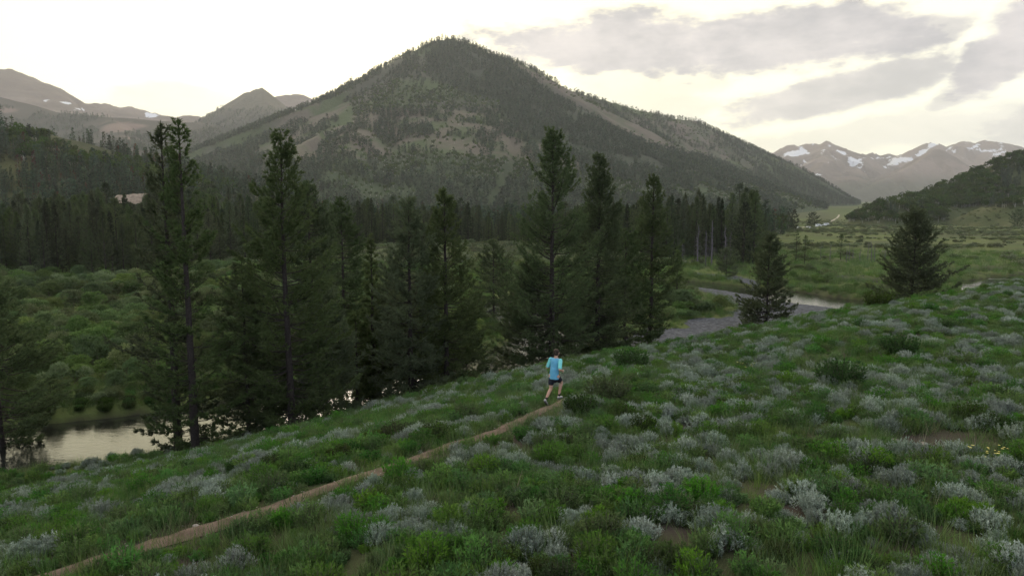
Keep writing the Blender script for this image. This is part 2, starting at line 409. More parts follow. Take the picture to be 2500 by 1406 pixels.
# --- main mountain
MAIN = Mountain([[(330, 560, 1750), (470, 470, 1800), (600, 388, 1900), (690, 305, 2000), (770, 250, 2080), (870, 196, 2180), (950, 168, 2230), (1010, 130, 2260), (1050, 102, 2290), (1090, 92, 2300), (1130, 98, 2300), (1165, 118, 2310),
                  (1200, 132, 2340), (1240, 140, 2370), (1280, 165, 2400), (1330, 190, 2450), (1400, 222, 2530), (1470, 243, 2620), (1500, 250, 2660), (1560, 268, 2740), (1640, 288, 2860), (1695, 292, 2950), (1730, 308, 3010),
                  (1800, 340, 3160), (1870, 376, 3320), (1930, 410, 3480), (2000, 450, 3700), (2060, 478, 3950), (2130, 505, 4300)],
                 [(1060, 100, 2290), (1000, 175, 2050), (940, 245, 1800), (870, 330, 1500), (810, 420, 1250)],
                 [(1150, 110, 2300), (1190, 200, 2080), (1240, 280, 1850), (1300, 370, 1500), (1330, 430, 1250)],
                 [(1500, 250, 2660), (1580, 330, 2350), (1660, 400, 2050), (1720, 460, 1700)],
                 [(1700, 293, 2950), (1790, 370, 2700), (1870, 430, 2450), (1930, 480, 2200)]],
                .66, .30, 38, 26, 11, jag=10)
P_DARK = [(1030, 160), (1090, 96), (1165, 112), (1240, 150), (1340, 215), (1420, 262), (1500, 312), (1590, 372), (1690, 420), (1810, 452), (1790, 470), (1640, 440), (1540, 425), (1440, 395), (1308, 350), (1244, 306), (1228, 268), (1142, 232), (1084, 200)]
P_ASPEN = [(850, 250), (930, 205), (1000, 190), (1070, 205), (1140, 230), (1220, 250), (1222, 270), (1080, 272), (940, 268), (860, 275)]
P_TAN = [(700, 262), (820, 250), (900, 262), (1100, 270), (1240, 278), (1300, 340), (1440, 400), (1420, 425), (1250, 385), (1000, 372), (860, 395), (700, 400), (670, 330)]
P_LOWASP = [(860, 395), (1000, 375), (1250, 390), (1420, 430), (1560, 450), (1640, 470), (1600, 490), (1300, 450), (1080, 440), (900, 432)]
P_SCREE = [(1230, 138), (1300, 175), (1420, 235), (1500, 275), (1620, 300), (1700, 292), (1790, 345), (1840, 372), (1760, 395), (1600, 360), (1450, 280), (1330, 208)]
def main_color(X, Y, Z, gl):
    u, v = project(X, Y, Z); n = fbm(X, Y, 130, 5, off=20); n2 = fbm(X, Y, 40, 4, off=31)
    green = (.074, .098, .046); tan = (.135, .118, .092); brown = (.092, .094, .068)
    c = lerp3(brown, green, sstep(n + .10 * gl, .40, .56))
    tn = in_poly(u, v, P_TAN); c = np.where(tn[..., None], lerp3(tan, green, sstep(n2, .46, .62)), c)
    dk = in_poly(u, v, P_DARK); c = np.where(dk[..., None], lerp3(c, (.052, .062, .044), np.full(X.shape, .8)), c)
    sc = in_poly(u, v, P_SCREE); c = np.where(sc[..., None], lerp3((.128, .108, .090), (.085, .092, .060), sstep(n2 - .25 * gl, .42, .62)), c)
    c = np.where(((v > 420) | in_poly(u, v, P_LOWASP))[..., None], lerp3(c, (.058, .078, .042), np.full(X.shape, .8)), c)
    return c
MAT_MTN = terrain_mat('mountain slope', .012, .35, .09, .5, 6.0)
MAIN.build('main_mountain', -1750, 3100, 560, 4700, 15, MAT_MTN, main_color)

# --- far left mountains
LFAR = Mountain([[(-420, 210, 5200), (-200, 190, 5100), (-60, 178, 5000), (0, 169, 5000), (27, 165, 5000), (60, 186, 5000), (100, 214, 5000), (140, 240, 5000), (190, 253, 5000), (255, 254, 5000), (330, 262, 5050), (400, 276, 5100), (425, 288, 5100), (434, 296, 5100), (446, 286, 5300), (520, 286, 5400), (600, 300, 5400)]],
                .62, .25, 110, 60, 50, 190, jag=60)
def rock_color(X, Y, Z, gl):
    n = fbm(X, Y, 300, 5, off=9); band = fbm(X * .15, Z * 7, 260, 4, off=3)
    return lerp3((.15, .115, .098), (.25, .195, .165), sstep(n * .4 + band * .6, .4, .62))
def lsnow(X, Y, Z):
    u, v = project(X, Y, Z); s = np.zeros(X.shape)
    for (a, b, ra, rb, w) in ((60, 192, 10, 6, .9), (95, 216, 16, 7, .8), (112, 245, 14, 8, 1.0), (150, 255, 26, 9, .8), (190, 268, 30, 8, .85), (340, 272, 30, 10, .75), (375, 284, 26, 8, .7), (432, 294, 6, 5, 1.1), (240, 262, 40, 6, .45)):
        s = np.maximum(s, w * np.exp(-(((u - a) / ra) ** 2 + ((v - b) / rb) ** 2)))
    return s * .68
MAT_ROCK = terrain_mat('far rock slope', .006, .4, .03, .8, 14.0, snow=True)
LFAR.build('far_left_mountain', -5600, -1500, 3600, 6600, 24, MAT_ROCK, rock_color, lsnow)
PYR = Mountain([[(520, 288, 4300), (555, 254, 4300), (600, 226, 4250), (637, 213, 4200), (665, 233, 4250), (690, 262, 4300), (735, 300, 4400), (800, 360, 4500)],
                [(640, 214, 4200), (652, 270, 3850), (660, 330, 3500), (650, 380, 3200)]], .80, .2, 70, 40, 60, 140, jag=50)
def pyr_color(X, Y, Z, gl):
    u, v = project(X, Y, Z); n = fbm(X, Y, 200, 5, off=19)
    return lerp3(lerp3((.19, .15, .13), (.11, .10, .075), sstep(n, .42, .6)), (.045, .05, .04), sstep(v + (n - .5) * 90, 275, 320))
PYR.build('pyramid_peak', -2700, -700, 2700, 5200, 20, MAT_ROCK, pyr_color, lambda X, Y, Z: np.zeros(X.shape))
PYR2 = Mountain([[(640, 250, 5600), (668, 234, 5600), (722, 224, 5600), (745, 234, 5600), (780, 252, 5600), (840, 280, 5700)]], .8, .2, 60, 40, 70, 140, jag=45)
PYR2.build('rear_peak', -2900, -700, 4600, 6600, 24, MAT_ROCK, rock_color, lambda X, Y, Z: np.zeros(X.shape))
LDARK = Mountain([[(-500, 215, 3300), (-200, 225, 3250), (0, 236, 3200), (70, 252, 3200), (140, 272, 3200), (200, 280, 3200), (270, 285, 3200), (350, 290, 3200), (430, 296, 3250), (500, 300, 3350), (560, 310, 3450), (620, 345, 3500), (680, 390, 3500)],
                  [(270, 285, 3200), (300, 330, 2700), (340, 370, 2200)], [(500, 300, 3350), (520, 350, 2800), (540, 395, 2300)]], .5, .3, 40, 30, 80, 260)
def ldark_color(X, Y, Z, gl):
    u, v = project(X, Y, Z); n = fbm(X, Y, 150, 5, off=29)
    c = lerp3((.048, .050, .040), (.075, .068, .055), sstep(n, .45, .65))
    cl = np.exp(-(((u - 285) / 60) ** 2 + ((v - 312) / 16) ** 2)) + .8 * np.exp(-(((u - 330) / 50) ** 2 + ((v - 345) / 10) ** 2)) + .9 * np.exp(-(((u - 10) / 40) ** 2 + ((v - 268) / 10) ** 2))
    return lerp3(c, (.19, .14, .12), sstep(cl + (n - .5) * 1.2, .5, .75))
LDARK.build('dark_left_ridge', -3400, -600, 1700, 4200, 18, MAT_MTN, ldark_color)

# --- snow mountains up the valley
SNOW = Mountain([[(1820, 395, 7400), (1875, 374, 7400), (1925, 357, 7400), (1975, 351, 7400), (1998, 352, 7400), (2017, 345, 7400), (2040, 356, 7400), (2060, 372, 7450), (2085, 384, 7600), (2130, 377, 7900), (2180, 377, 7900), (2215, 370, 7800), (2245, 358, 7700),
                  (2278, 344, 7600), (2300, 356, 7600), (2322, 358, 7700), (2350, 347, 7700), (2400, 343, 7700), (2440, 350, 7700), (2475, 362, 7700), (2560, 380, 7800), (2700, 400, 7800)],
                 [(2017, 345, 7400), (2005, 400, 6500), (1990, 450, 5600)], [(2400, 343, 7700), (2420, 400, 7000)]], .58, .2, 170, 80, 90, 220, jag=90)
SFRONT = Mountain([[(2080, 470, 5400), (2160, 440, 5700), (2230, 402, 6000), (2275, 368, 6200), (2290, 360, 6250), (2310, 374, 6200), (2350, 395, 6100), (2420, 412, 6000), (2520, 430, 6000)]], .60, .2, 110, 60, 95, 200, jag=70)
def snow_color(X, Y, Z, gl):
    u, v = project(X, Y, Z); n = fbm(X, Y, 400, 5, off=39)
    c = lerp3((.15, .115, .10), (.23, .175, .15), sstep(n, .42, .6))
    return lerp3(c, (.085, .085, .060), sstep(v + (n - .5) * 60, 415, 460))
def ssnow(X, Y, Z):
    u, v = project(X, Y, Z); s = np.zeros(X.shape)
    for (a, b, ra, rb, tl, w) in ((1945, 376, 40, 12, -.15, 1.2), (1955, 392, 28, 14, 0, .75), (2020, 360, 26, 9, -.6, .75), (2030, 352, 14, 5, .9, .8), (2053, 372, 16, 5, .5, 1.0), (2082, 394, 22, 9, .35, 1.35), (2105, 398, 30, 14, 0, .9), (2150, 386, 60, 7, 0, .8), (2125, 408, 40, 9, .2, .7),
                              (2200, 392, 60, 11, -.25, 1.1), (2245, 375, 30, 9, -.5, 1.3), (2275, 356, 16, 8, -.5, 1.3), (2180, 403, 55, 10, -.2, .7), (2315, 365, 20, 5, -.7, .9), (2330, 373, 12, 4, -.3, .9), (2385, 355, 34, 5, -.42, 1.05), (2440, 376, 30, 6, -.25, .9), (2400, 388, 20, 6, 0, .7), (2415, 384, 6, 8, 0, .8), (1990, 428, 20, 5, -.1, .75), (2000, 380, 120, 30, 0, .52), (2180, 390, 140, 24, 0, .5), (2390, 370, 90, 22, 0, .45), (1985, 352, 8, 5, -.6, .9)):
        s = np.maximum(s, w * np.exp(-(((u - a) / ra) ** 2 + ((v - b - tl * (u - a)) / rb) ** 2)))
    return s * .80
SNOW.build('snowy_mountain', 1600, 6800, 4600, 9200, 26, MAT_ROCK, snow_color, ssnow)
SFRONT.build('brown_front_peak', 2000, 5600, 4200, 7400, 24, MAT_ROCK, snow_color, lambda X, Y, Z: np.zeros(X.shape))

# --- wooded hill on the right, in two lobes
RHILL = Mountain([[(2900, 290, 950), (2700, 310, 930), (2500, 374, 900), (2440, 392, 900), (2400, 412, 900), (2330, 440, 920), (2270, 470, 940), (2220, 500, 960)],
                  [(2290, 486, 840), (2235, 474, 800), (2175, 488, 780), (2140, 512, 770), (2118, 540, 770)],
                  [(2500, 480, 700), (2440, 490, 720), (2390, 505, 740)]], .55, .1, 4, 5, 100, 60)
def rhill_color(X, Y, Z, gl):
    n = fbm(X, Y, 30, 4, off=49); return lerp3((.06, .075, .032), (.10, .105, .05), sstep(n, .4, .6))
RHILL.build('right_hill', 300, 1500, 560, 1500, 7, MAT_MTN, rhill_color)

# --- low wooded foothill on the left
FOOT = Mountain([[(-700, 235, 560), (-300, 268, 580), (0, 302, 600), (100, 318, 620), (200, 345, 640), (300, 382, 660), (400, 412, 680), (500, 446, 700), (620, 466, 730), (760, 486, 760), (900, 502, 800), (1050, 514, 830)]], .34, .3, 5, 6, 110, 60)
def foot_color(X, Y, Z, gl):
    n = fbm(X, Y, 30, 4, off=59); return lerp3((.045, .052, .026), (.075, .08, .035), sstep(n, .4, .6))
FOOT.build('wooded_foothill', -1100, 200, 180, 1250, 8, MAT_MTN, foot_color)
def land_z(x, y):
    """the valley floor or whatever stands on it (foothill, mountain, right hill)"""
    z = valley_z(x, y); m = y > 170
    if m.any():
        xm, ym = x[m], y[m]; a = np.maximum(FOOT.z(xm, ym), np.where(xm > 200, RHILL.z(xm, ym), -50))
        f = ym > 880
        if f.any(): a[f] = np.maximum(a[f], MAIN.z(xm[f], ym[f]))
        z[m] = np.maximum(z[m], a)
    return z

# --- valley floor: one sheet, fine by the river and coarse far away
def graded(lo, hi, step, far, growth=1.09):
    a = list(np.arange(lo, hi + step, step)); s = step
    while a[-1] < far[1]: s *= growth; a.append(a[-1] + s)
    s = step; b = []
    c = lo
    while c > far[0]: s *= growth; c -= s; b.append(c)
    return np.array(b[::-1] + a)
gx = graded(-75, 110, .8, (-9000, 9000)); gy = graded(28, 150, .8, (-1500, 11000))
X, Y = np.meshgrid(gx, gy); Z = valley_z(X, Y)
n = fbm(X, Y, 18, 4, off=6); n2 = fbm(X, Y, 70, 4, off=16)
vc = lerp3((.075, .102, .034), (.110, .130, .046), sstep(n * .5 + n2 * .5, .42, .58))      # wet meadow
vc = lerp3(vc, (.075, .085, .040), sstep(fbm(X, Y, 9, 4, off=26), .5, .62))
vc = lerp3(vc, (.035, .030, .024), sstep(.25 - Z, 0, .3))                                    # river bed
MAT_VAL = terrain_mat('valley meadow', .15, .35, 1.2, .6, .25)
tag(obj('valley_floor', grid_mesh('valley_floor', X, Y, Z, MAT_VAL, cols={'col': vc})), 'flat green wet meadow filling the valley around the river', 'meadow', kind='structure')

# --- the near hillside
hx = np.concatenate([np.arange(-70, -26, .8), np.arange(-26, 34, .28), np.arange(34, 150, .7)]); hy = np.concatenate([np.arange(-40, 6, 1.0), np.arange(6, 46, .28), np.arange(46, 130, .7)])
X, Y = np.meshgrid(hx, hy); Z = hill_z(X, Y)
n = fbm(X, Y, 2.2, 4, off=12); n2 = fbm(X, Y, 8, 3, off=13)
hc = lerp3((.075, .060, .052), (.060, .068, .032), sstep(n * .6 + n2 * .4, .40, .56))
def patch(x, y, rx, ry): return np.exp(-(((X - x) / rx) ** 2 + ((Y - y) / ry) ** 2))
MAT_HILL = terrain_mat('hillside soil', 1.5, .4, 14.0, .9, .05)
tag(obj('hillside', grid_mesh('hillside', X, Y, Z, MAT_HILL, keep=Z > -1.5, cols={'col': hc})), 'sagebrush hillside sloping down to the river', 'hillside', kind='structure')

def on_hill(u, v, tmax=160.0):
    r = ray(u, v); t = np.arange(6, tmax, .05)
    h = hill_z(r[0] * t, t); zz = CAM_Z + r[2] * t
    k = np.argmax(zz <= h); t0 = t[k] if (zz <= h).any() else tmax
    return np.array([r[0] * t0, t0, float(hill_z(np.array([r[0] * t0]), np.array([t0]))[0])])

# --- trail
TRAIL_PX = [(-160, 1490), (-20, 1448), (150, 1400), (320, 1352), (460, 1308), (640, 1252), (780, 1200), (900, 1160), (1060, 1105), (1180, 1066), (1300, 1014), (1365, 986), (1440, 962), (1560, 925), (1760, 868), (1990, 815), (2200, 784), (2310, 768), (2345, 752), (2420, 738)]
TR = dense(np.array([np.append(on_hill(u, v)[:2], 0) for (u, v) in TRAIL_PX]), .25)
T_ = np.gradient(TR[:, :2], axis=0); T_ = norm(T_); N_ = np.stack([-T_[:, 1], T_[:, 0]], 1)
k = np.arange(len(TR)); cross = np.linspace(-1, 1, 7)
wid = .20 + .11 * (fbm(TR[:, 0] * 3, TR[:, 1] * 3, 4, 3, off=2))
wl = wid + (fbm(TR[:, 0], TR[:, 1], .5, 2, off=4) - .5) * .28; wr = wid + (fbm(TR[:, 0], TR[:, 1], .5, 2, off=14) - .5) * .28
off = np.where(cross[None] < 0, cross[None] * wl[:, None], cross[None] * wr[:, None])
TX = TR[:, None, 0] + N_[:, None, 0] * off; TY = TR[:, None, 1] + N_[:, None, 1] * off
TZ = hill_z(TX, TY) + .05 * (1 - cross[None] ** 2) - .012 + .03
MAT_TRAIL = plain_mat('trodden trail dirt', (.105, .072, .056), (.180, .130, .102), 3.0, .95, .5, 8)
tag(obj('trail', grid_mesh('trail', TX, TY, TZ, MAT_TRAIL)), 'narrow brown dirt trail crossing the sagebrush slope', 'trail', kind='structure')

# --- river and ponds
def water_mat(name, s1, s2, strength, calm=None):
    m, t, out = material(name); tc = t.node('ShaderNodeTexCoord')
    mp = t.node('ShaderNodeMapping'); mp.inputs['Rotation'].default_value = (0, 0, .5); mp.inputs['Scale'].default_value = (1, 2.2, 1); t.l.new(tc.outputs['Object'], mp.inputs[0])
    h = t.math('ADD', t.noise(mp.outputs[0], s1, 4, .55), t.math('MULTIPLY', t.noise(mp.outputs[0], s2, 3, .5), .35))
    b = t.node('ShaderNodeBump'); b.inputs['Strength'].default_value = strength; b.inputs['Distance'].default_value = .06; t.l.new(h, b.inputs['Height'])
    if calm:      # a riffle runs out into a calm reach
        sy = t.node('ShaderNodeSeparateXYZ'); t.l.new(tc.outputs['Object'], sy.inputs[0]); t.put(b.inputs['Strength'], t.math('SUBTRACT', strength, t.math('MULTIPLY', t.smooth(sy.outputs[1], 80, 104), strength - calm)))
    p = t.node('ShaderNodeBsdfPrincipled'); p.inputs['Base Color'].default_value = (.018, .020, .016, 1); p.inputs['Roughness'].default_value = .04; p.inputs['IOR'].default_value = 1.42
    p.inputs['Specular IOR Level'].default_value = .75
    t.l.new(b.outputs[0], p.inputs['Normal']); t.l.new(p.outputs[0], out.inputs[0]); return m
MAT_WATER = water_mat('river water', 1.1, 4.0, .27, .30); MAT_POND = water_mat('still pond water', .8, 3.0, .04)
T_ = norm(np.gradient(RIV[:, :2], axis=0)); N_ = np.stack([-T_[:, 1], T_[:, 0]], 1); cross = np.linspace(-1, 1, 9)
WX = RIV[:, None, 0] + N_[:, None, 0] * cross * (RIV[:, 2:3] + 1.1); WY = RIV[:, None, 1] + N_[:, None, 1] * cross * (RIV[:, 2:3] + 1.1)
tag(obj('river', grid_mesh('river', WX, WY, np.zeros(WX.shape), MAT_WATER)), 'rippled river reflecting the pale evening sky', 'river', kind='structure')
for i, (px, py, rx, ry, an) in enumerate(PONDS):
    a = np.linspace(0, 2 * math.pi, 49); q = np.linspace(.0, 1.45, 6)
    X = px + np.outer(q, np.cos(a)) * rx * math.cos(an) - np.outer(q, np.sin(a)) * ry * math.sin(an)
    Y = py + np.outer(q, np.cos(a)) * rx * math.sin(an) + np.outer(q, np.sin(a)) * ry * math.cos(an)
    tag(obj('pond', grid_mesh('pond', X, Y, np.full(X.shape, .03 + .004 * i), MAT_POND)), 'still pond in the wet meadow beyond the round pine', 'pond', kind='structure')

# --- gravel bars along the bend
GRAVEL = [[on_z(u, v, .4)[:2] for (u, v) in p] for p in
          ([(1690, 676), (1760, 682), (1850, 697), (1850, 690), (1790, 678), (1700, 668)],
           [(1640, 816), (1690, 778), (1785, 774), (1806, 752), (1770, 726), (1720, 706), (1680, 694), (1690, 684), (1860, 700), (1960, 730), (2040, 745), (2010, 770), (1930, 800), (1800, 835), (1700, 850)],
           [(1420, 900), (1500, 845), (1600, 800), (1660, 800), (1640, 850), (1500, 905)])]
X, Y = np.meshgrid(np.arange(0, 75, .5), np.arange(55, 160, .5)); Z = valley_z(X, Y)
jx, jy = X + (fbm(X, Y, 3, 3, off=1) - .5) * 2.5, Y + (fbm(X, Y, 3, 3, off=11) - .5) * 2.5
KG = np.zeros(X.shape, bool)
for p in GRAVEL: KG |= in_poly(jx, jy, p)
rd_, ri_ = near_line(X, Y, RIV); KG &= rd_ > RIV[ri_, 2] + .1
gz = np.maximum(Z, .02 + .12 * fbm(X, Y, 4, 3, off=21)) + .04
def in_gravel(x, y):
    r = np.zeros(np.shape(x), bool)
    for p in GRAVEL: r |= in_poly(x, y, p)
    return r
m_, t_, o_ = material('river gravel'); tc_ = t_.node('ShaderNodeTexCoord'); vo = t_.node('ShaderNodeTexVoronoi'); vo.inputs['Scale'].default_value = 3.2; t_.l.new(tc_.outputs['Object'], vo.inputs['Vector'])
sp_ = t_.node('ShaderNodeSeparateColor'); t_.l.new(vo.outputs['Color'], sp_.inputs[0])
pb = t_.node('ShaderNodeBsdfPrincipled'); pb.inputs['Roughness'].default_value = .95; pb.inputs['Specular IOR Level'].default_value = .04
t_.l.new(t_.mix(sp_.outputs[0], (.045, .048, .058, 1), (.125, .130, .148, 1)), pb.inputs['Base Color'])
bb = t_.node('ShaderNodeBump'); bb.inputs['Strength'].default_value = .6; bb.inputs['Distance'].default_value = .1; t_.l.new(vo.outputs['Distance'], bb.inputs['Height']); t_.l.new(bb.outputs[0], pb.inputs['Normal'])
t_.l.new(pb.outputs[0], o_.inputs[0]); MAT_GRAVEL = m_
tag(obj('gravel_bar', grid_mesh('gravel_bar', X, Y, gz, MAT_GRAVEL, keep=KG)), 'grey stony gravel bar on the inside of the river bend', 'gravel bar', kind='structure')

pq = on_z(1790, 779, .3); a = np.linspace(0, 2 * math.pi, 29); q = np.linspace(0, 1, 4); wob = 1 + .25 * np.sin(a * 3 + 1) + .12 * np.sin(a * 5)
PX, PY = pq[0] + np.outer(q, np.cos(a) * wob) * 1.3, pq[1] + np.outer(q, np.sin(a) * wob) * 1.7
tag(obj('puddle', grid_mesh('puddle', PX, PY, np.full(PX.shape, .30), MAT_POND)), 'small bright puddle on the gravel bar', 'puddle', kind='structure')

# --- far road up the valley
RD = dense(np.array([np.append(on_z(u, v, .9)[:2], 0) for (u, v) in ((1940, 557), (1975, 553), (2012, 547), (2030, 541.5), (2044, 538), (2048, 536))]), 12)
T_ = norm(np.gradient(RD[:, :2], axis=0)); N_ = np.stack([-T_[:, 1], T_[:, 0]], 1); cross = np.linspace(-1, 1, 3)
X = RD[:, None, 0] + N_[:, None, 0] * cross * 1.5; Y = RD[:, None, 1] + N_[:, None, 1] * cross * 1.5
Zr = valley_z(X, Y) + .3
tag(obj('valley_road', grid_mesh('valley_road', X, Y, Zr, plain_mat('pale road dust', (.38, .33, .28), (.5, .44, .38), .05))), kind='structure')

# --- bare pale bank showing through the pines on the foothill
p0 = at(320, 490, 330)
X, Y = np.meshgrid(np.linspace(-8.5, 8.5, 44), np.linspace(-2, 6, 24))
e_ = (X / 8) ** 4 + ((Y - 2) / 3.6) ** 4 + (fbm(X, Y, 2.5, 3, off=2) - .5) * 1.3
Zb = p0[2] - 1.6 + np.clip((Y + 2) / 5, 0, 1) * 4.6 * (.8 + .4 * fbm(X, Y, 4, 3, off=5)) + (fbm(X, Y, 1.2, 3) - .5) * .5
tag(obj('earth_bank', grid_mesh('earth_bank', X + p0[0], Y + p0[1], Zb, plain_mat('bare pale earth', (.20, .155, .115), (.32, .26, .20), .6, .95, .5), keep=e_ < .85)), kind='structure')

# ------------------------------------------------------------------ plant models
def conifer(seed, H, R, clear=.10, dz=.34, nb=5, step=.17, tn=6, nl=.20, nw=.045, up=(-.05, .75), sides=4, fol0=.3, lat=.30, trunk_r=.013, sparse=0.0, shape='pine', limbs=True, bend=.012):
    rng = np.random.default_rng(seed)
    wood, crown = MB(), MB()
    tz = np.linspace(0, 1, 16); bx = np.cumsum(rng.normal(0, bend * H / 16, 16)); by = np.cumsum(rng.normal(0, bend * H / 16, 16)); bx[0] = by[0] = 0
    TP = np.stack([bx, by, tz * H], 1)
    tr = trunk_r * H * (1 - tz) ** .85 + .012; tr[0] *= 1.35
    TP[0, 2] = -.35
    wood.add(*tube(TP, tr, 8 if H > 4 and limbs else 5, False))
    z = clear * H; O = []; 
    while z < .975 * H:
        t = (z / H - clear) / (1 - clear)
        for k in range(rng.integers(max(nb - 1, 2), nb + 2)):
            if rng.random() < sparse: continue
            O.append((z + rng.uniform(-.5, .5) * dz, t, rng.uniform(0, 2 * math.pi)))
        z += dz * rng.uniform(.7, 1.3) * (1 - .25 * t)
    O = np.array(O); t = np.clip(O[:, 1], 0, 1)
    if shape == 'pine': prof = (1 - t) ** .72 * (.62 + .38 * np.minimum(1, t / .22)) + .05
    elif shape == 'column': prof = np.minimum(1, (1 - t) * 2.2) ** .8 * (.6 + .4 * np.minimum(1, t / .3)) + .06
    elif shape == 'wide': prof = (1 - t) ** .62 * (.85 + .15 * np.minimum(1, t / .12)) + .04
    else: prof = (1 - t) ** .95 + .04
    L = R * prof * rng.uniform(.55, 1.12, len(t)); L[rng.random(len(t)) < .06] *= 1.3
    el = up[0] + (up[1] - up[0]) * t ** 1.2 + rng.normal(0, .13, len(t))
    h = np.stack([np.cos(O[:, 2]), np.sin(O[:, 2]), 0 * t], 1); side = np.stack([-h[:, 1], h[:, 0], 0 * t], 1)
    org = np.stack([np.interp(O[:, 0], tz * H, bx), np.interp(O[:, 0], tz * H, by), O[:, 0]], 1)
    cv = rng.uniform(.15, .5, len(t)); sw = rng.normal(0, .12, len(t))
    def on_branch(i, s):
        l = L[i][:, None]; s = s[:, None]
        return org[i] + h[i] * l * s * np.cos(el[i])[:, None] + side[i] * l * sw[i][:, None] * s * s + np.array([0, 0, 1.]) * l * (np.sin(el[i])[:, None] * s - .10 * np.sin(s * 3.1) + cv[i][:, None] * s * s * .6)
    n = len(t); idx = np.arange(n)
    if limbs:
        S = np.linspace(0, 1, 5); BP = np.stack([on_branch(idx, np.full(n, s)) for s in S], 1)
        br = (.011 * L + .006)[:, None] * (1 - .8 * S)[None]
        wood.add(*tubes(BP, br, sides if sides < 4 else 3))
    cnt = np.maximum(2, (L * (1 - fol0) / step).astype(int)) * 2
    bi = np.repeat(idx, cnt); s = fol0 + (1 - fol0) * rng.random(len(bi)) ** .8
    P = on_branch(bi, s); lr = rng.uniform(-1, 1, len(bi))
    w = lat * L[bi] * (1.05 - s) ** .6 + .05
    P = P + side[bi] * (lr * w)[:, None] + h[bi] * (np.abs(lr) * w * .45)[:, None] + np.array([0, 0, 1.]) * (rng.uniform(-.04, .10, len(bi)) * (1 + np.abs(lr)) * np.minimum(L[bi], 1.2))[:, None]
    D = norm(h[bi] * .75 + side[bi] * (lr * .8)[:, None] + np.array([0, 0, 1.]) * rng.uniform(.15, .95, (len(bi), 1)))
    V, F, T = blades(rng, P, D, tn, nl, nw, .42, tint=.35 + .3 * rng.random(len(bi)) + .25 * (rng.random(n)[bi] - .5))
    crown.add(V, F, 0, T)
    m = max(6, int(.07 * H / .06)); zz = rng.uniform(.93, 1.0, m)
    TPp = np.stack([np.interp(zz, tz, bx), np.interp(zz, tz, by), zz * H], 1)
    V, F, T = blades(rng, TPp, norm(rng.normal(size=(m, 3)) * [.5, .5, .2] + [0, 0, .9]), tn, nl * 1.1, nw, .4); crown.add(V, F, 0, T)
    return wood, crown

def small_conifer(seed, H, R, n, fl, fw, clear=.08):
    """a conifer seen from far off: ragged tiers of sprays round a stem"""
    rng = np.random.default_rng(seed); wood, crown = MB(), MB()
    wood.add(*tube([(0, 0, -1), (0, 0, H * .5), (0, 0, H * .97)], [.014 * H, .008 * H, .002 * H], 4, False))
    t = rng.random(n) ** 1.25; z = H * (clear + (1 - clear) * t); r = R * ((1 - t) ** .85 + .05) * rng.uniform(.25, 1.0, n); a = rng.uniform(0, 6.283, n)
    P = np.stack([np.cos(a) * r * .5, np.sin(a) * r * .5, z], 1); D = np.stack([np.cos(a), np.sin(a), rng.uniform(-.25, .55, n) + t * .6], 1)
    V, F, T = blades(rng, P, norm(D), 2, fl, fw, .25, diamond=True); crown.add(V, F, 0, T)
    V, F, T = blades(rng, np.array([[0, 0, H * .9]] * 4), np.array([[0, 0, 1.]] * 4), 1, H * .11, fw * .5, .12, diamond=True); crown.add(V, F, 0, T)
    return wood, crown

def leafy_ball(seed, H, R, z0, n, fl, fw, stems=5, trunk=False, lumps=7, squash=1.0):
    """a broadleaf crown or shrub: leaf sprays through a few uneven lumps"""
    rng = np.random.default_rng(seed); wood, crown = MB(), MB()
    C = rng.normal(size=(lumps, 3)) * [.42 * R, .42 * R, .16 * (H - z0)] + [0, 0, z0 + (H - z0) * .48]; Rr = rng.uniform(.40, .62, lumps) * R
    k = rng.integers(0, lumps, n); d = norm(rng.normal(size=(n, 3))); d[:, 2] = np.where(d[:, 2] < -.35, -d[:, 2], d[:, 2])
    P = C[k] + d * (Rr[k] * rng.uniform(.55, 1.0, n) ** .5)[:, None] * [1, 1, squash * (H - z0) / (2 * R) * 1.15]
    P[:, 2] = np.clip(P[:, 2], z0 * .6 + .02, H)
    V, F, T = blades(rng, P, norm(d + [0, 0, .55]), 3, fl, fw, .45, diamond=True, tint=.6 * rng.random(lumps)[k] + .4 * rng.random(n)); crown.add(V, F, 0, T)
    if trunk: wood.add(*tube([(0, 0, -.6), (.02 * H, .01 * H, H * .4), (0, 0, H * .85)], [.016 * H, .012 * H, .004 * H], 5, False))
    for i in range(stems):
        c = C[i % lumps]; wood.add(*tube([(c[0] * .1, c[1] * .1, -.1 if not trunk else z0 * .9), (c[0] * .5, c[1] * .5, c[2] * .5 if not trunk else (z0 + c[2]) * .5), c], [.012 * H, .008 * H, .004 * H], 3, False))
    return wood, crown

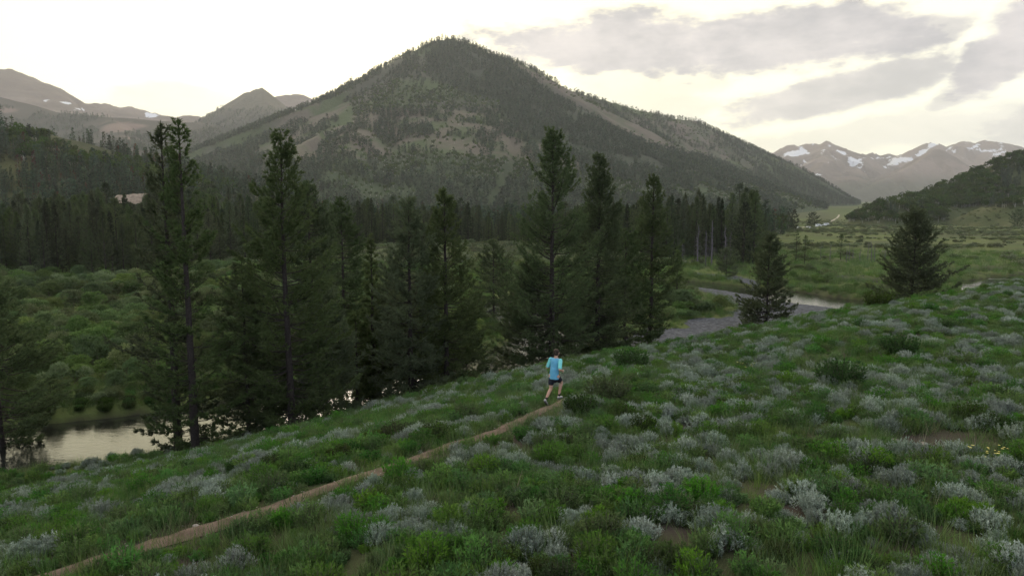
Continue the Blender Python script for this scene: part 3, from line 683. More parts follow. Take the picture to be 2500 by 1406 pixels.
def sagebrush(seed, H=.62, R=.5, shoots=120):
    rng = np.random.default_rng(seed); wood, crown = MB(), MB()
    a = rng.uniform(0, 6.283, shoots); q = np.sqrt(rng.random(shoots)) * rng.uniform(.75, 1.1, shoots)
    lob = 1 + .25 * np.sin(a * 3 + seed) + .15 * np.sin(a * 5 + 2 * seed); rr = R * q * lob
    top = np.stack([np.cos(a) * rr, np.sin(a) * rr, H * (1.02 - .5 * q ** 2) * rng.uniform(.72, 1.12, shoots)], 1)
    base = np.stack([np.cos(a) * rr * .18, np.sin(a) * rr * .18, 0 * a - .05], 1); mid = base * .35 + top * .65 - [0, 0, .06]; mid[:, :2] = base[:, :2] * .3 + top[:, :2] * .78
    S = np.linspace(0, 1, 4)[None, :, None]
    BP = (1 - S) ** 2 * base[:, None] + 2 * S * (1 - S) * mid[:, None] + S ** 2 * top[:, None]
    wood.add(*tubes(BP, np.full((shoots, 4), .007) * np.array([1.6, 1.1, .7, .3]), 3))
    lv = 9; s = np.tile(np.linspace(.52, 1.0, lv), shoots); i = np.repeat(np.arange(shoots), lv)
    P = (1 - s[:, None]) ** 2 * base[i] + 2 * s[:, None] * (1 - s[:, None]) * mid[i] + s[:, None] ** 2 * top[i] + rng.normal(0, .012, (len(i), 3))
    dr = norm(top - mid)[i]
    V, F, T = blades(rng, P, norm(dr * .8 + [0, 0, .3]), 3, .075, .019, .55, tint=.75 * rng.random(shoots)[i] + .25 * rng.random(len(i))); crown.add(V, F, 0, T)
    return wood, crown

def herb(seed, H=.40, R=.32, shoots=55, leaf=.11, lw=.026):
    """leafy green clump of upright shoots"""
    rng = np.random.default_rng(seed); wood, crown = MB(), MB()
    a = rng.uniform(0, 6.283, shoots); q = np.sqrt(rng.random(shoots)); rr = R * q
    top = np.stack([np.cos(a) * rr, np.sin(a) * rr, H * (1 - .35 * q ** 2) * rng.uniform(.6, 1.15, shoots)], 1); base = top * [.45, .45, 0] - [0, 0, .04]
    S = np.linspace(0, 1, 3)[None, :, None]; BP = base[:, None] * (1 - S) + top[:, None] * S
    wood.add(*tubes(BP, np.full((shoots, 3), .004), 3))
    lv = 6; s = np.tile(np.linspace(.3, 1.0, lv), shoots); i = np.repeat(np.arange(shoots), lv)
    P = base[i] * (1 - s[:, None]) + top[i] * s[:, None]
    V, F, T = blades(rng, P, norm(norm(top - base)[i] * .6 + norm(top * [1, 1, 0] + 1e-4)[i] * .25), 3, leaf, lw, .5, diamond=True, tint=.6 * rng.random(shoots)[i] + .4 * rng.random(len(i))); crown.add(V, F, 0, T)
    return wood, crown

def grass_clump(seed, n=46, H=.34, R=.16, w=.010):
    rng = np.random.default_rng(seed); crown = MB()
    a = rng.uniform(0, 6.283, n); q = np.sqrt(rng.random(n)) * R; P = np.stack([np.cos(a) * q, np.sin(a) * q, 0 * a - .03], 1)
    D = norm(np.stack([np.cos(a) * q / R * .5, np.sin(a) * q / R * .5, 1 + 0 * a], 1))
    V, F, T = blades(rng, P, D, 1, H, w, .16); crown.add(V, F, 0, T); return MB(), crown

def snag(seed, H, branches=26, R=.9, lean=.02):
    rng = np.random.default_rng(seed); wood = MB(); br = MB()
    P = np.array([(rng.normal(0, lean) * H * t, rng.normal(0, lean) * H * t, H * t) for t in np.linspace(0, 1, 7)]); P[0] = (0, 0, -.4)
    wood.add(*tube(P, .016 * H * (1 - np.linspace(0, 1, 7)) ** .8 + .03, 7, True))
    if branches:
        t = rng.uniform(.25, .97, branches); a = rng.uniform(0, 6.283, branches); L = R * (1.1 - t) * rng.uniform(.5, 1.3, branches) + .15
        o = np.stack([np.interp(t, np.linspace(0, 1, 7), P[:, k]) for k in range(3)], 1); h = np.stack([np.cos(a), np.sin(a), 0 * a], 1)
        S = np.linspace(0, 1, 4)
        BP = np.stack([o + h * (L * s)[:, None] + np.array([0, 0, 1.]) * (L * (-.45 * s + .15 * s * s))[:, None] for s in S], 1)
        br.add(*tubes(BP, np.full((branches, 1), .034) * (1 - .7 * S)[None], 3))
    return wood, br

# ------------------------------------------------------------------ placing: single things and scattered stuff
PROTO = {}
def proto(key, wood, crown, wmat, cmat, wname, cname):
    """part meshes for single things and one joined mesh for the far mass"""
    d = {}
    d['wood'] = (wname, wood.mesh(key + ' ' + wname, [M[wmat]], True)) if wood.v else None
    d['crown'] = (cname, crown.mesh(key + ' ' + cname, [M[cmat]]))
    j = MB()
    if wood.v: j.merge(wood, 0)
    j.merge(crown, 1); d['joined'] = (j, [M[wmat], M[cmat]])
    PROTO[key] = d; return d
def place(name, key, loc, rotz, scale, label, category, group=None, tilt=(0, 0)):
    d = PROTO[key]
    e = obj(name, None, None, loc, (tilt[0], tilt[1], rotz), scale); e.empty_display_size = .2
    tag(e, label, category, group)
    for part in ('wood', 'crown'):
        if d[part]: obj(d[part][0], d[part][1], e)
    return e
_GN = {}
def scatter(name, keys, P, rotz, scale, pick, label=None, category=None, tilt=None):
    """one object that carries a mass of plants nobody could count (points with instances)"""
    if len(P) == 0: return
    coll = bpy.data.collections.new(name + ' kinds')
    for i, k in enumerate(keys):
        j, mats = PROTO[k]['joined']; 
        if 'jm' not in PROTO[k]: PROTO[k]['jm'] = j.mesh(k + ' whole', mats)
        coll.objects.link(bpy.data.objects.new('%s_%02d' % (name, i), PROTO[k]['jm']))
    me = bpy.data.meshes.new(name); n = len(P)
    me.vertices.add(n); me.vertices.foreach_set('co', np.asarray(P, np.float32).ravel())
    r = np.zeros((n, 3), np.float32); r[:, 2] = rotz
    if tilt is not None: r[:, :2] = tilt
    a = me.attributes.new('rot', 'FLOAT_VECTOR', 'POINT'); a.data.foreach_set('vector', r.ravel())
    sc = np.asarray(scale, np.float32); sc = np.repeat(sc[:, None], 3, 1) if sc.ndim == 1 else sc
    a = me.attributes.new('size', 'FLOAT_VECTOR', 'POINT'); a.data.foreach_set('vector', np.ascontiguousarray(sc, np.float32).ravel())
    a = me.attributes.new('pick', 'INT', 'POINT'); a.data.foreach_set('value', np.asarray(pick, np.int32))
    o = obj(name, me)
    ng = bpy.data.node_groups.new(name, 'GeometryNodeTree')
    ng.interface.new_socket('Geometry', in_out='INPUT', socket_type='NodeSocketGeometry'); ng.interface.new_socket('Geometry', in_out='OUTPUT', socket_type='NodeSocketGeometry')
    N = ng.nodes; L = ng.links
    gi = N.new('NodeGroupInput'); go = N.new('NodeGroupOutput'); ci = N.new('GeometryNodeCollectionInfo'); ip = N.new('GeometryNodeInstanceOnPoints')
    ci.inputs['Collection'].default_value = coll; ci.inputs['Separate Children'].default_value = True; ci.inputs['Reset Children'].default_value = True
    ip.inputs['Pick Instance'].default_value = True
    for nm, ty, sock in (('rot', 'FLOAT_VECTOR', 'Rotation'), ('size', 'FLOAT_VECTOR', 'Scale'), ('pick', 'INT', 'Instance Index')):
        q = N.new('GeometryNodeInputNamedAttribute'); q.data_type = ty; q.inputs['Name'].default_value = nm
        L.new([s for s in q.outputs if s.enabled and s.name == 'Attribute'][0], ip.inputs[sock])
    L.new(gi.outputs[0], ip.inputs['Points']); L.new(ci.outputs[0], ip.inputs['Instance']); L.new(ip.outputs[0], go.inputs[0])
    md = o.modifiers.new('scatter', 'NODES'); md.node_group = ng
    return tag(o, label, category, kind='stuff')

for i in range(5): proto('fir%d' % i, *conifer(100 + i, 16, 2.3 + .25 * i, .06, .5, 6, .42, 5, .46, .13, (-.25, .55), shape=['spruce', 'pine', 'spruce', 'column', 'pine'][i], limbs=False, lat=.34), 'bark', ['spruce', 'pine', 'spruce', 'spruce', 'pine'][i], 'trunk', 'crown')
for i in range(4): proto('farfir%d' % i, *small_conifer(200 + i, 15, 2.4 + .3 * i, 95, 1.5, .62), 'bark', 'farpine', 'trunk', 'crown')
proto('deadfir', *small_conifer(210, 14, 2.2, 60, 1.3, .5), 'greybark', 'deadred', 'trunk', 'crown')
for i in range(3): proto('tinyfir%d' % i, *small_conifer(220 + i, 14, 2.5, 26, 2.9, 1.3), 'bark', 'farpine', 'trunk', 'crown')
for i in range(3): proto('aspen%d' % i, *leafy_ball(230 + i, 10.5, 2.7, 1.8, 80, 1.6, .95, 2, True, 7), 'palebark', 'aspen', 'trunk', 'crown')
for i in range(5): proto('willow%d' % i, *leafy_ball(240 + i, 2.0 + .25 * i, 1.7, .1, 900, .30, .075, 8, False, 9), 'stem', 'willow', 'stems', 'foliage')
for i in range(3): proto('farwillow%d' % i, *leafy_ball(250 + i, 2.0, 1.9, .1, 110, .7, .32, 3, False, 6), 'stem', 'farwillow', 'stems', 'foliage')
for i in range(6): proto('sage%d' % i, *sagebrush(260 + i, .50 + .05 * (i % 3), .42 + .05 * (i % 4), 110 + 12 * (i % 3)), 'stem', 'sage', 'stems', 'foliage')
for i in range(5): proto('herb%d' % i, *herb(270 + i, .34 + .06 * i, .28 + .03 * i, 60), 'stem', 'forb', 'stems', 'foliage')
for i in range(2): proto('dark%d' % i, *herb(280 + i, .55 + .2 * i, .5 + .15 * i, 170, .10, .04), 'stem', 'darkforb', 'stems', 'foliage')
for i in range(4): proto('grass%d' % i, *grass_clump(290 + i, 46, .30 + .07 * i), 'stem', 'grass', 'stems', 'foliage')
for i in range(2): proto('straw%d' % i, *grass_clump(296 + i, 22, .26 + .14 * i, .2, .009), 'stem', 'straw', 'stems', 'foliage')
for i in range(2): proto('farherb%d' % i, *herb(285 + i, .4, .34, 26, .16, .05), 'stem', 'forb', 'stems', 'foliage')

RNG = np.random.default_rng(77)
# ------------------------------------------------------------------ the big pines by the river: u, v of the top, depth, spread, form, label
BIG = [
    (436, 288, 35.0, 2.75, dict(shape='pine', clear=.06, up=(-.05, .95), sparse=.20, lat=.17, dz=.40, nb=4), 'tall open-crowned pine at the river bank, right trunk of the close pair'),
    (393, 305, 36.5, 2.56, dict(shape='pine', clear=.06, up=(-.05, .95), sparse=.22, lat=.17, dz=.40, nb=4), 'tall thin pine at the river bank, left trunk of the close pair'),
    (687, 318, 37.5, 3.97, dict(shape='pine', clear=.05, up=(-.08, .95), sparse=.12, lat=.20, dz=.36), 'tall dense pine standing right of the paired pines'),
    (905, 572, 47.0, 1.60, dict(shape='spruce', clear=.04, up=(-.2, .5)), 'slim pointed spruce left of the middle clump of pines'),
    (996, 478, 44.0, 3.20, dict(shape='pine', clear=.04, up=(-.15, .7)), 'dark bushy pine in the middle clump, its left member'),
    (1086, 458, 45.5, 3.07, dict(shape='pine', clear=.05, up=(-.1, .8), sparse=.1), 'dark bushy pine in the middle clump, its right member'),
    (1350, 312, 50.0, 4.48, dict(shape='pine', clear=.05, up=(-.05, 1.0), sparse=.08, lat=.20, dz=.36), 'tallest broad pine directly behind the runner'),
    (1462, 378, 57.0, 3.71, dict(shape='pine', clear=.08, up=(-.15, .85)), 'tall pine just right of the broad pine behind the runner'),
    (1596, 428, 68.0, 2.4, dict(shape='column', clear=.08, up=(-.15, .95), sparse=.25), 'thin sparse pine beside the gravel bar'),
    (1880, 570, 80.0, 3.1, dict(shape='wide', clear=.03, up=(-.1, .7), dz=.26, nb=6), 'young triangular pine in front of the river bend'),
    (2240, 515, 78.0, 4.1, dict(shape='wide', clear=.04, up=(.05, .9), dz=.3, nb=6), 'lone round dark pine on the edge of the slope at right'),
    (-30, 660, 40.0, 3.84, dict(shape='pine', clear=.03, up=(-.1, .7)), 'dark pine at the left edge beside the river'),
    (752, 440, 62.0, 2.82, dict(shape='column', clear=.10, up=(-.2, .4)), 'dark flat-tiered spruce behind the dense left pine'),
    (832, 482, 78.0, 3.84, dict(shape='pine', clear=.12, up=(-.2, .5)), 'dark pine standing in the willows across the river'),
    (1205, 585, 84.0, 3.84, dict(shape='pine', clear=.08, up=(-.2, .5)), 'smaller dark pine between the middle clump and the broad pine'),
    (1530, 560, 66.0, 3.33, dict(shape='wide', clear=.05, up=(-.2, .6)), 'low spreading pine beside the thin sparse pine'),
    (1655, 612, 100.0, 2.56, dict(shape='spruce', clear=.04, up=(-.2, .5)), 'small dark spruce on the willow island'),
    (1775, 606, 142.0, 2.43, dict(shape='column', clear=.03, up=(-.2, .6)), 'stubby rounded pine behind the far gravel bank'),
    (122, 930, 47.0, 1.28, dict(shape='spruce', clear=.02, up=(-.1, .5)), 'little dark conifer on the far river bank at left'),
    (1300, 640, 52.0, 3.33, dict(shape='wide', clear=.03, up=(-.2, .5)), 'low dark pine at the left foot of the broad pine'),
    (590, 640, 39.0, 2.56, dict(shape='wide', clear=.03, up=(-.15, .5)), 'low bushy pine between the paired pines and the dense pine'),
    (1425, 690, 58.0, 3.2, dict(shape='wide', clear=.03, up=(-.2, .5)), 'low spreading pine between the broad pine and its right neighbour'),
    (650, 690, 42.5, 2.9, dict(shape='wide', clear=.03, up=(-.15, .5)), 'low bushy pine at the left foot of the dense left pine'),
    (868, 770, 46.0, 2.6, dict(shape='wide', clear=.03, up=(-.15, .5)), 'low bushy pine left of the slim pointed spruce'),
    (945, 690, 49.0, 2.6, dict(shape='wide', clear=.03, up=(-.15, .5)), 'low bushy pine between the slim spruce and the middle clump'),
    (1042, 700, 48.0, 2.9, dict(shape='wide', clear=.03, up=(-.15, .5)), 'low pine filling the gap inside the middle clump'),
    (1138, 770, 50.0, 2.4, dict(shape='wide', clear=.03, up=(-.15, .5)), 'low pine at the right foot of the middle clump'),
    (790, 700, 41.0, 2.69, dict(shape='wide', clear=.03, up=(-.15, .5)), 'low bushy pine at the right foot of the dense left pine'),
]
HERO_XY = []
for i, (u, v, dep, R, kw, lab) in enumerate(BIG):
    top = at(u, v, dep); x, y = top[0], top[1]
    gz_ = max(float(hill_z(np.array([x]), np.array([y]))[0]), float(valley_z(np.array([x]), np.array([y]))[0]), -.1)
    H = top[2] - gz_
    kw = dict(kw); far = dep > 60
    kw.setdefault('dz', .30 if not far else .36); kw.setdefault('nb', 5)
    tn, nl, nw, st = (7, .23, .060, .075) if not far else (6, .30, .10, .13)
    w, c = conifer(500 + i, H, R * 1.1, step=st, tn=tn, nl=nl, nw=nw, **kw)
    e = obj('pine_tree', None, None, (x, y, gz_)); tag(e, lab, 'tree'); HERO_XY.append((x, y))
    obj('trunk', w.mesh('pine trunk', [M['bark']], True), e); obj('crown', c.mesh('pine crown', [M['pine']]), e)
HERO_XY = np.array(HERO_XY)

# ------------------------------------------------------------------ forest across the meadow
FU = [-600, 0, 330, 430, 520, 700, 800, 950, 1100, 1250, 1400, 1600, 1690, 1790, 1850, 1885, 1922]
FY = [120, 138, 131, 165, 172, 215, 232, 265, 290, 280, 230, 180, 172, 168, 180, 330, 445]
def forest_points():
    r = RNG; pts = []
    ring = 118.0
    while ring < 1150:
        sp = 4.4 + (ring - 118) * .0045
        us = np.arange(-650, 1924, sp / ring * F_PX); n = len(us)
        us = us + r.uniform(-.5, .5, n) * sp / ring * F_PX; ys = ring + r.uniform(-.5, .5, n) * sp
        pts.append(np.stack([us, ys], 1)); ring += sp
    P = np.concatenate(pts); u, y = P.T
    front = np.interp(u, FU, FY) + (fbm(u, y, 60, 3, off=3) - .5) * 24
    x = (u - 1250) / F_PX * y * math.cos(PITCH) * 1.0
    open_ = fbm(x, y, 45, 3, off=33)
    keep = (y > front) & ((open_ < .68) | (y < front + 25)) & ~((u > 1780) & (y > 700))
    x, y = x[keep], y[keep]; z = land_z(x, y)
    return x, y, z
fx, fy, fz = forest_points()
fs = (.48 + .66 * RNG.random(len(fx)) ** .8) * (1 + 1.0 * (fbm(fx, fy, 40, 3, off=6) - .5))
fu, fv = project(fx, fy, fz); tu, tv = project(fx, fy, fz + 16 * fs)
clear_ = (np.abs(fu - 318) < 40) & (tv < 494) & (fv > 474) & (fy < 330) & (RNG.random(len(fx)) < .72)
clear_ |= (fu > 1660) & (fu < 1800) & (fy < 200)        # the dead stand
keep = ~clear_; fx, fy, fz, fs, fu, fv, tu, tv = [a[keep] for a in (fx, fy, fz, fs, fu, fv, tu, tv)]
vis = (fu > -60) & (fu < 2560)
app = np.where(vis, fs * 16 / fy, 0)
order = np.argsort(-app)
single = np.zeros(len(fx), bool); single[order[:300]] = True
def zone_left_right(u):
    return ('at the far left edge' if u < 110 else 'behind the left part of the willow meadow' if u < 220 else 'behind willow meadow left of the paired pines' if u < 340 else 'directly behind the paired pines' if u < 480 else 'between the paired pines and dense pine' if u < 620 else 'behind the dense left pine' if u < 780 else 'left of the slim spruce' if u < 900 else
            'behind the middle clump of pines' if u < 1230 else 'behind the broad pine and runner' if u < 1450 else 'behind the thin sparse pine' if u < 1650 else 'behind the dead trees' if u < 1800 else 'at the right end of the dark stand')
for i in np.where(single)[0]:
    k = int(RNG.integers(0, 5)); sz = 'tall' if fs[i] > .97 else 'short' if fs[i] < .74 else 'mid-height'
    place('conifer_tree', 'fir%d' % k, (fx[i], fy[i], fz[i] - .2), RNG.uniform(0, 6.28), fs[i], '%s %s forest-front conifer %s' % (sz, ('narrow', 'full-crowned', 'pointed', 'columnar', 'broad')[k], zone_left_right(fu[i])), 'tree', 'conifers along the front of the valley forest')
rest = ~single
near = rest & (fy < 330); far = rest & (fy >= 330)
def scat(name, keys, m, label, xs, ys, zs, ss, wide=(.85, 1.2)):
    n = int(m.sum()); sc = ss[m][:, None] * np.stack([RNG.uniform(*wide, n)] * 2 + [np.ones(n)], 1)
    scatter(name, keys, np.stack([xs[m], ys[m], zs[m] - .2], 1), RNG.uniform(0, 6.28, n), sc, RNG.integers(0, len(keys), n), label, 'forest')
scat('forest_behind', ['fir%d' % i for i in range(5)], near, 'dense dark conifers filling the forest behind its front row', fx, fy, fz, fs)
asp = far & (fbm(fx, fy, 90, 3, off=71) > .56) & (fy > 420) & (RNG.random(len(fx)) < .7)
ded = far & ~asp & (fbm(fx, fy, 50, 3, off=72) > .55) & (RNG.random(len(fx)) < .14)
scat('foothill_forest', ['farfir%d' % i for i in range(4)], far & ~asp & ~ded, 'dark conifer forest covering the foothill and valley edge', fx, fy, fz, fs)
scat('foothill_aspens', ['aspen%d' % i for i in range(3)], asp, 'lighter green aspens mixed through the foothill forest', fx, fy, fz, fs)
scat('dead_conifers', ['deadfir'], ded, 'rust brown dead conifers scattered through the forest', fx, fy, fz, fs)

# ------------------------------------------------------------------ woods on the mountains and the right hill
def slope_points(mt, x0, x1, y0, y1, n, seed):
    r = np.random.default_rng(seed); x = r.uniform(x0, x1, n); y = r.uniform(y0, y1, n); z = mt.z(x, y); gl = mt.gl
    k = (z > floor_rise(x, y) + 2) & (np.abs(x) < .82 * y); x, y, z, gl = x[k], y[k], z[k], gl[k]
    e = 12.0; zf = mt.z(x, y + e); d = mt.dist
    q = (z - CAM_Z) / np.hypot(x, y)
    front = ((zf - CAM_Z) / np.hypot(x, y + e) > q - .0035)
    k = front; return x[k], y[k], z[k], gl[k]
x, y, z, gl = slope_points(MAIN, -1700, 3000, 900, 4500, 420000, 1); u, v = project(x, y, z)
n1 = fbm(x, y, 120, 4, off=81); n2 = fbm(x, y, 55, 3, off=82)
rr = RNG.random(len(x))
dark = in_poly(u + (n2 - .5) * 40, v + (n1 - .5) * 30, P_DARK); aspz = in_poly(u, v, P_ASPEN); tanz = in_poly(u, v, P_TAN); low = in_poly(u, v, P_LOWASP); scree = in_poly(u, v, P_SCREE)
flat = (v > 415) & ~low
pc = np.where(dark, .95 * (n2 > .34), np.where(tanz, .8 * (n2 > .505), np.where(scree, .55 * (gl + (n2 - .5) * 1.8 < -.10), np.where(flat, .85 * (n1 > .36), .72 * (n1 + .12 * gl > .42)))))
pc = np.where(aspz, .12, pc); pc = np.where(low, .35 * (n2 < .45), pc)
pa = np.where(aspz, .55 * (n1 > .36), np.where(low, .6 * (n2 >= .42), np.where(tanz, .10 * (n1 > .48), np.where(flat, .25 * (n1 <= .47), np.where(dark, 0, np.where(scree, .12 * (n1 > .5), .25 * (n2 < .50)))))))
dens = np.clip((2000 / y) ** .8, .35, 1.25)
con = rr < pc * dens * .75; asm = ~con & (RNG.random(len(x)) < pa * dens * .75)
ss = RNG.uniform(.6, 1.25, len(x))
scat('mountain_conifers', ['tinyfir%d' % i for i in range(3)], con, 'dark conifer woods in bands and clumps on the main mountain', x, y, z, ss, (.9, 1.3))
scat('mountain_aspens', ['aspen%d' % i for i in range(3)], asm, 'green aspen groves on the slopes of the main mountain', x, y, z, ss * .85, (.9, 1.2))
# trees standing along the skyline
r = MAIN.P[:420]; k = RNG.integers(0, len(r), 900); x = r[k, 0] + RNG.normal(0, 10, 900); y = r[k, 1] + RNG.normal(0, 8, 900); z = MAIN.z(x, y); u, v = project(x, y, z)
m = (fbm(x, y, 60, 3, off=88) > .44) & (u < 1800) & (u > 640)
scat('ridge_conifers', ['tinyfir%d' % i for i in range(3)], m, 'small conifers standing along the skyline of the main mountain', x, y, z, RNG.uniform(.3, .62, 900), (1.0, 1.7))
x, y, z, gl = slope_points(LDARK, -3300, -600, 1750, 3700, 50000, 2); u, v = project(x, y, z); n1 = fbm(x, y, 150, 4, off=29)
m = (n1 < .56) & (RNG.random(len(x)) < .5) & (np.exp(-(((u - 285) / 60) ** 2 + ((v - 312) / 16) ** 2)) < .4)
scat('ridge_forest', ['tinyfir%d' % i for i in range(3)], m, 'dark forest on the long low ridge at left', x, y, z, RNG.uniform(.7, 1.1, len(x)), (1.1, 1.5))
x, y, z, gl = slope_points(PYR, -2600, -800, 2800, 4400, 30000, 3); u, v = project(x, y, z)
m = (v + (fbm(x, y, 200, 4, off=19) - .5) * 90 > 285) & (RNG.random(len(x)) < .45)
scat('peak_forest', ['tinyfir%d' % i for i in range(3)], m, 'dark forest on the foot of the pyramid peak', x, y, z, RNG.uniform(.7, 1.2, len(x)), (1.1, 1.5))
x, y, z, gl = slope_points(RHILL, 330, 1400, 570, 1300, 60000, 4); u, v = project(x, y, z); n1 = fbm(x, y, 70, 3, off=91)
hgt = z - floor_rise(x, y)
m = (hgt > 2.5) & (RNG.random(len(x)) < .55) & ~((u > 2315) & (v > 508)) 
fir = m & (n1 > .60)
scat('hill_aspens', ['aspen%d' % i for i in range(3)], m & ~fir, 'dense aspen woods covering the rounded hill at right', x, y, z, RNG.uniform(.6, 1.0, len(x)), (1.0, 1.35))
scat('hill_conifers', ['farfir%d' % i for i in range(4)], fir, 'dark conifers among the aspens of the right hill', x, y, z, RNG.uniform(.5, .9, len(x)))

# ------------------------------------------------------------------ willows on the valley floor
x = []; y = []
ring = 30.0
while ring < 1050:
    sp = 2.0 + (ring - 30) * .0075
    us = np.arange(-450, 2750, sp / ring * F_PX); n = len(us)
    us = us + RNG.uniform(-.5, .5, n) * sp / ring * F_PX; yy = ring + RNG.uniform(-.5, .5, n) * sp
    x.append((us - 1250) / F_PX * yy); y.append(yy); ring += sp
x = np.concatenate(x); y = np.concatenate(y)
u0, _ = project(x, y, np.zeros(len(x)) + 1)
z = land_z(x, y); hz = hill_z(x, y, False)
d, i = near_line(x, y, RIV); bank = d - RIV[i, 2]
tg = norm(np.gradient(RIV[:, :2], axis=0))[i]; nearside = (tg[:, 0] * (y - RIV[i, 1]) - tg[:, 1] * (x - RIV[i, 0]) > 0) & (y < 140) & ((x > 24) | (y < 96)) & ~in_poly(*project(x, y, np.full(len(x), .6)), [(1600, 715), (1690, 706), (1745, 728), (1785, 750), (1770, 768), (1690, 772), (1600, 800)])
front = np.interp(u0, FU + [1930], FY + [1e5])
infor = (y > front + 6) & (u0 < 1925)
cov = fbm(x, y, 26, 4, off=95); band = fbm(x * .35, y, 30, 3, off=96)
left = u0 < 1660
ok = (z > .25) & (hz < z - .1) & (bank > .8) & ~infor & ~in_gravel(x, y) & (z - floor_rise(x, y) < 25) & ~nearside
for (px, py, rx, ry, an) in PONDS: ok &= ((x - px) / (rx * 1.5)) ** 2 + ((y - py) / (ry * 1.8)) ** 2 > 1
dens = np.where(left, np.where(cov > .40, .86, .25), np.where(y < 135, np.where(cov > .42, .85, .25), np.where(band > np.interp(y, [130, 200, 330, 420], [.56, .60, .56, .46]), .8, .05)))
ok &= RNG.random(len(x)) < dens
x, y, z, u0 = x[ok], y[ok], z[ok], u0[ok]; left = u0 < 1660
s = RNG.uniform(.55, 1.15, len(x)) * np.where(y < 150, 1, .9) * np.where(left, 1.0, .85) * np.clip(np.where(x < 6, .22 + .065 * bank[ok], .24 + .06 * bank[ok]), .22, 1)
_, v0 = project(x, y, z); vis = (u0 > -40) & (u0 < 2540) & (v0 < 1250)
blocked = np.zeros(len(x), bool)
app = np.where(vis, s / y, 0); order = np.argsort(-app); single = np.zeros(len(x), bool); single[order[:300]] = True
for i in np.where(single)[0]:
    k = int(RNG.integers(0, 5)); sz = 'large' if s[i] > .95 else 'small' if s[i] < .72 else 'middling'
    where = ('on the left bank of the river pool' if u0[i] < 330 and y[i] < 75 else 'in the willow meadow at far left' if u0[i] < 420 else 'behind the paired pines' if u0[i] < 640 else 'behind the left pines' if u0[i] < 940 else
             'behind the middle pines' if u0[i] < 1260 else 'behind the broad pine and runner' if u0[i] < 1600 else 'beside the gravel bar and river bend')
    place('willow_bush', 'willow%d' % k, (x[i], y[i], z[i] - .05), RNG.uniform(0, 6.28), s[i], '%s %s willow bush %s, %s' % (sz, ('low', 'rounded', 'full', 'bushy', 'tall')[k], where, 'close to the water' if y[i] < 62 else 'midway to the forest' if y[i] < 95 else 'towards the forest'), 'bush', 'willow bushes on the valley floor')
def scat2(name, keys, m, label, cat):
    n = int(m.sum()); scatter(name, keys, np.stack([x[m], y[m], z[m] - .05], 1), RNG.uniform(0, 6.28, n), s[m][:, None] * np.stack([RNG.uniform(.9, 1.4, n)] * 2 + [RNG.uniform(.75, 1.1, n)], 1), RNG.integers(0, len(keys), n), label, cat)
scat2('willow_thicket', ['willow%d' % k for k in range(5)], ~single & (y < 170), 'low willow thicket spreading over the valley floor', 'willows')
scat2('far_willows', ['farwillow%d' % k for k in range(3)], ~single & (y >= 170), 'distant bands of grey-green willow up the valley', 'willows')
# tall meadow grass between the willows
n = 26000; yy = 40 * (240 / 40) ** RNG.random(n); uu = RNG.uniform(-200, 2650, n); x = (uu - 1250) / F_PX * yy; y = yy
z = valley_z(x, y); nb_ = 7000; j_ = RNG.integers(60, len(RIV), nb_); a_ = RNG.uniform(0, 6.28, nb_); q_ = RIV[j_, 2] + RNG.uniform(.6, 6.5, nb_)
x = np.concatenate([x, RIV[j_, 0] + np.cos(a_) * q_]); y = np.concatenate([y, RIV[j_, 1] + np.sin(a_) * q_]); z = valley_z(x, y)
d, i = near_line(x, y, RIV); k = (z > .18) & (hill_z(x, y, False) < z - .05) & (d - RIV[i, 2] > .3) & ~in_gravel(x, y)
x, y, z = x[k], y[k], z[k]; n = len(x)
scatter('meadow_grass', ['grass%d' % k for k in range(4)], np.stack([x, y, z], 1), RNG.uniform(0, 6.28, n), RNG.uniform(.9, 1.7, n) * np.clip(y / 60, 1, 2.4), RNG.integers(0, 4, n), 'green meadow grass along the river banks', 'grass')

# leafy growth right down to the far bank of the pool
nb_ = 1500; j_ = RNG.integers(int(len(RIV) * .62), len(RIV) - 20, nb_); tg_ = norm(np.gradient(RIV[:, :2], axis=0))[j_]; q_ = RIV[j_, 2] + RNG.uniform(.2, 4.5, nb_)
x = RIV[j_, 0] + tg_[:, 1] * q_; y = RIV[j_, 1] - tg_[:, 0] * q_; z = valley_z(x, y); k = (z > .12) & (near_line(x, y, RIV)[0] > RIV[j_, 2]); x, y, z = x[k], y[k], z[k]; n = len(x)
scatter('bank_growth', ['dark0', 'dark1', 'herb2', 'herb4'], np.stack([x, y, z - .03], 1), RNG.uniform(0, 6.28, n), RNG.uniform(.5, 1.0, n), np.digitize(RNG.random(n), [.35, .42, .72]), 'leafy growth crowding the far bank of the river pool', 'plants')

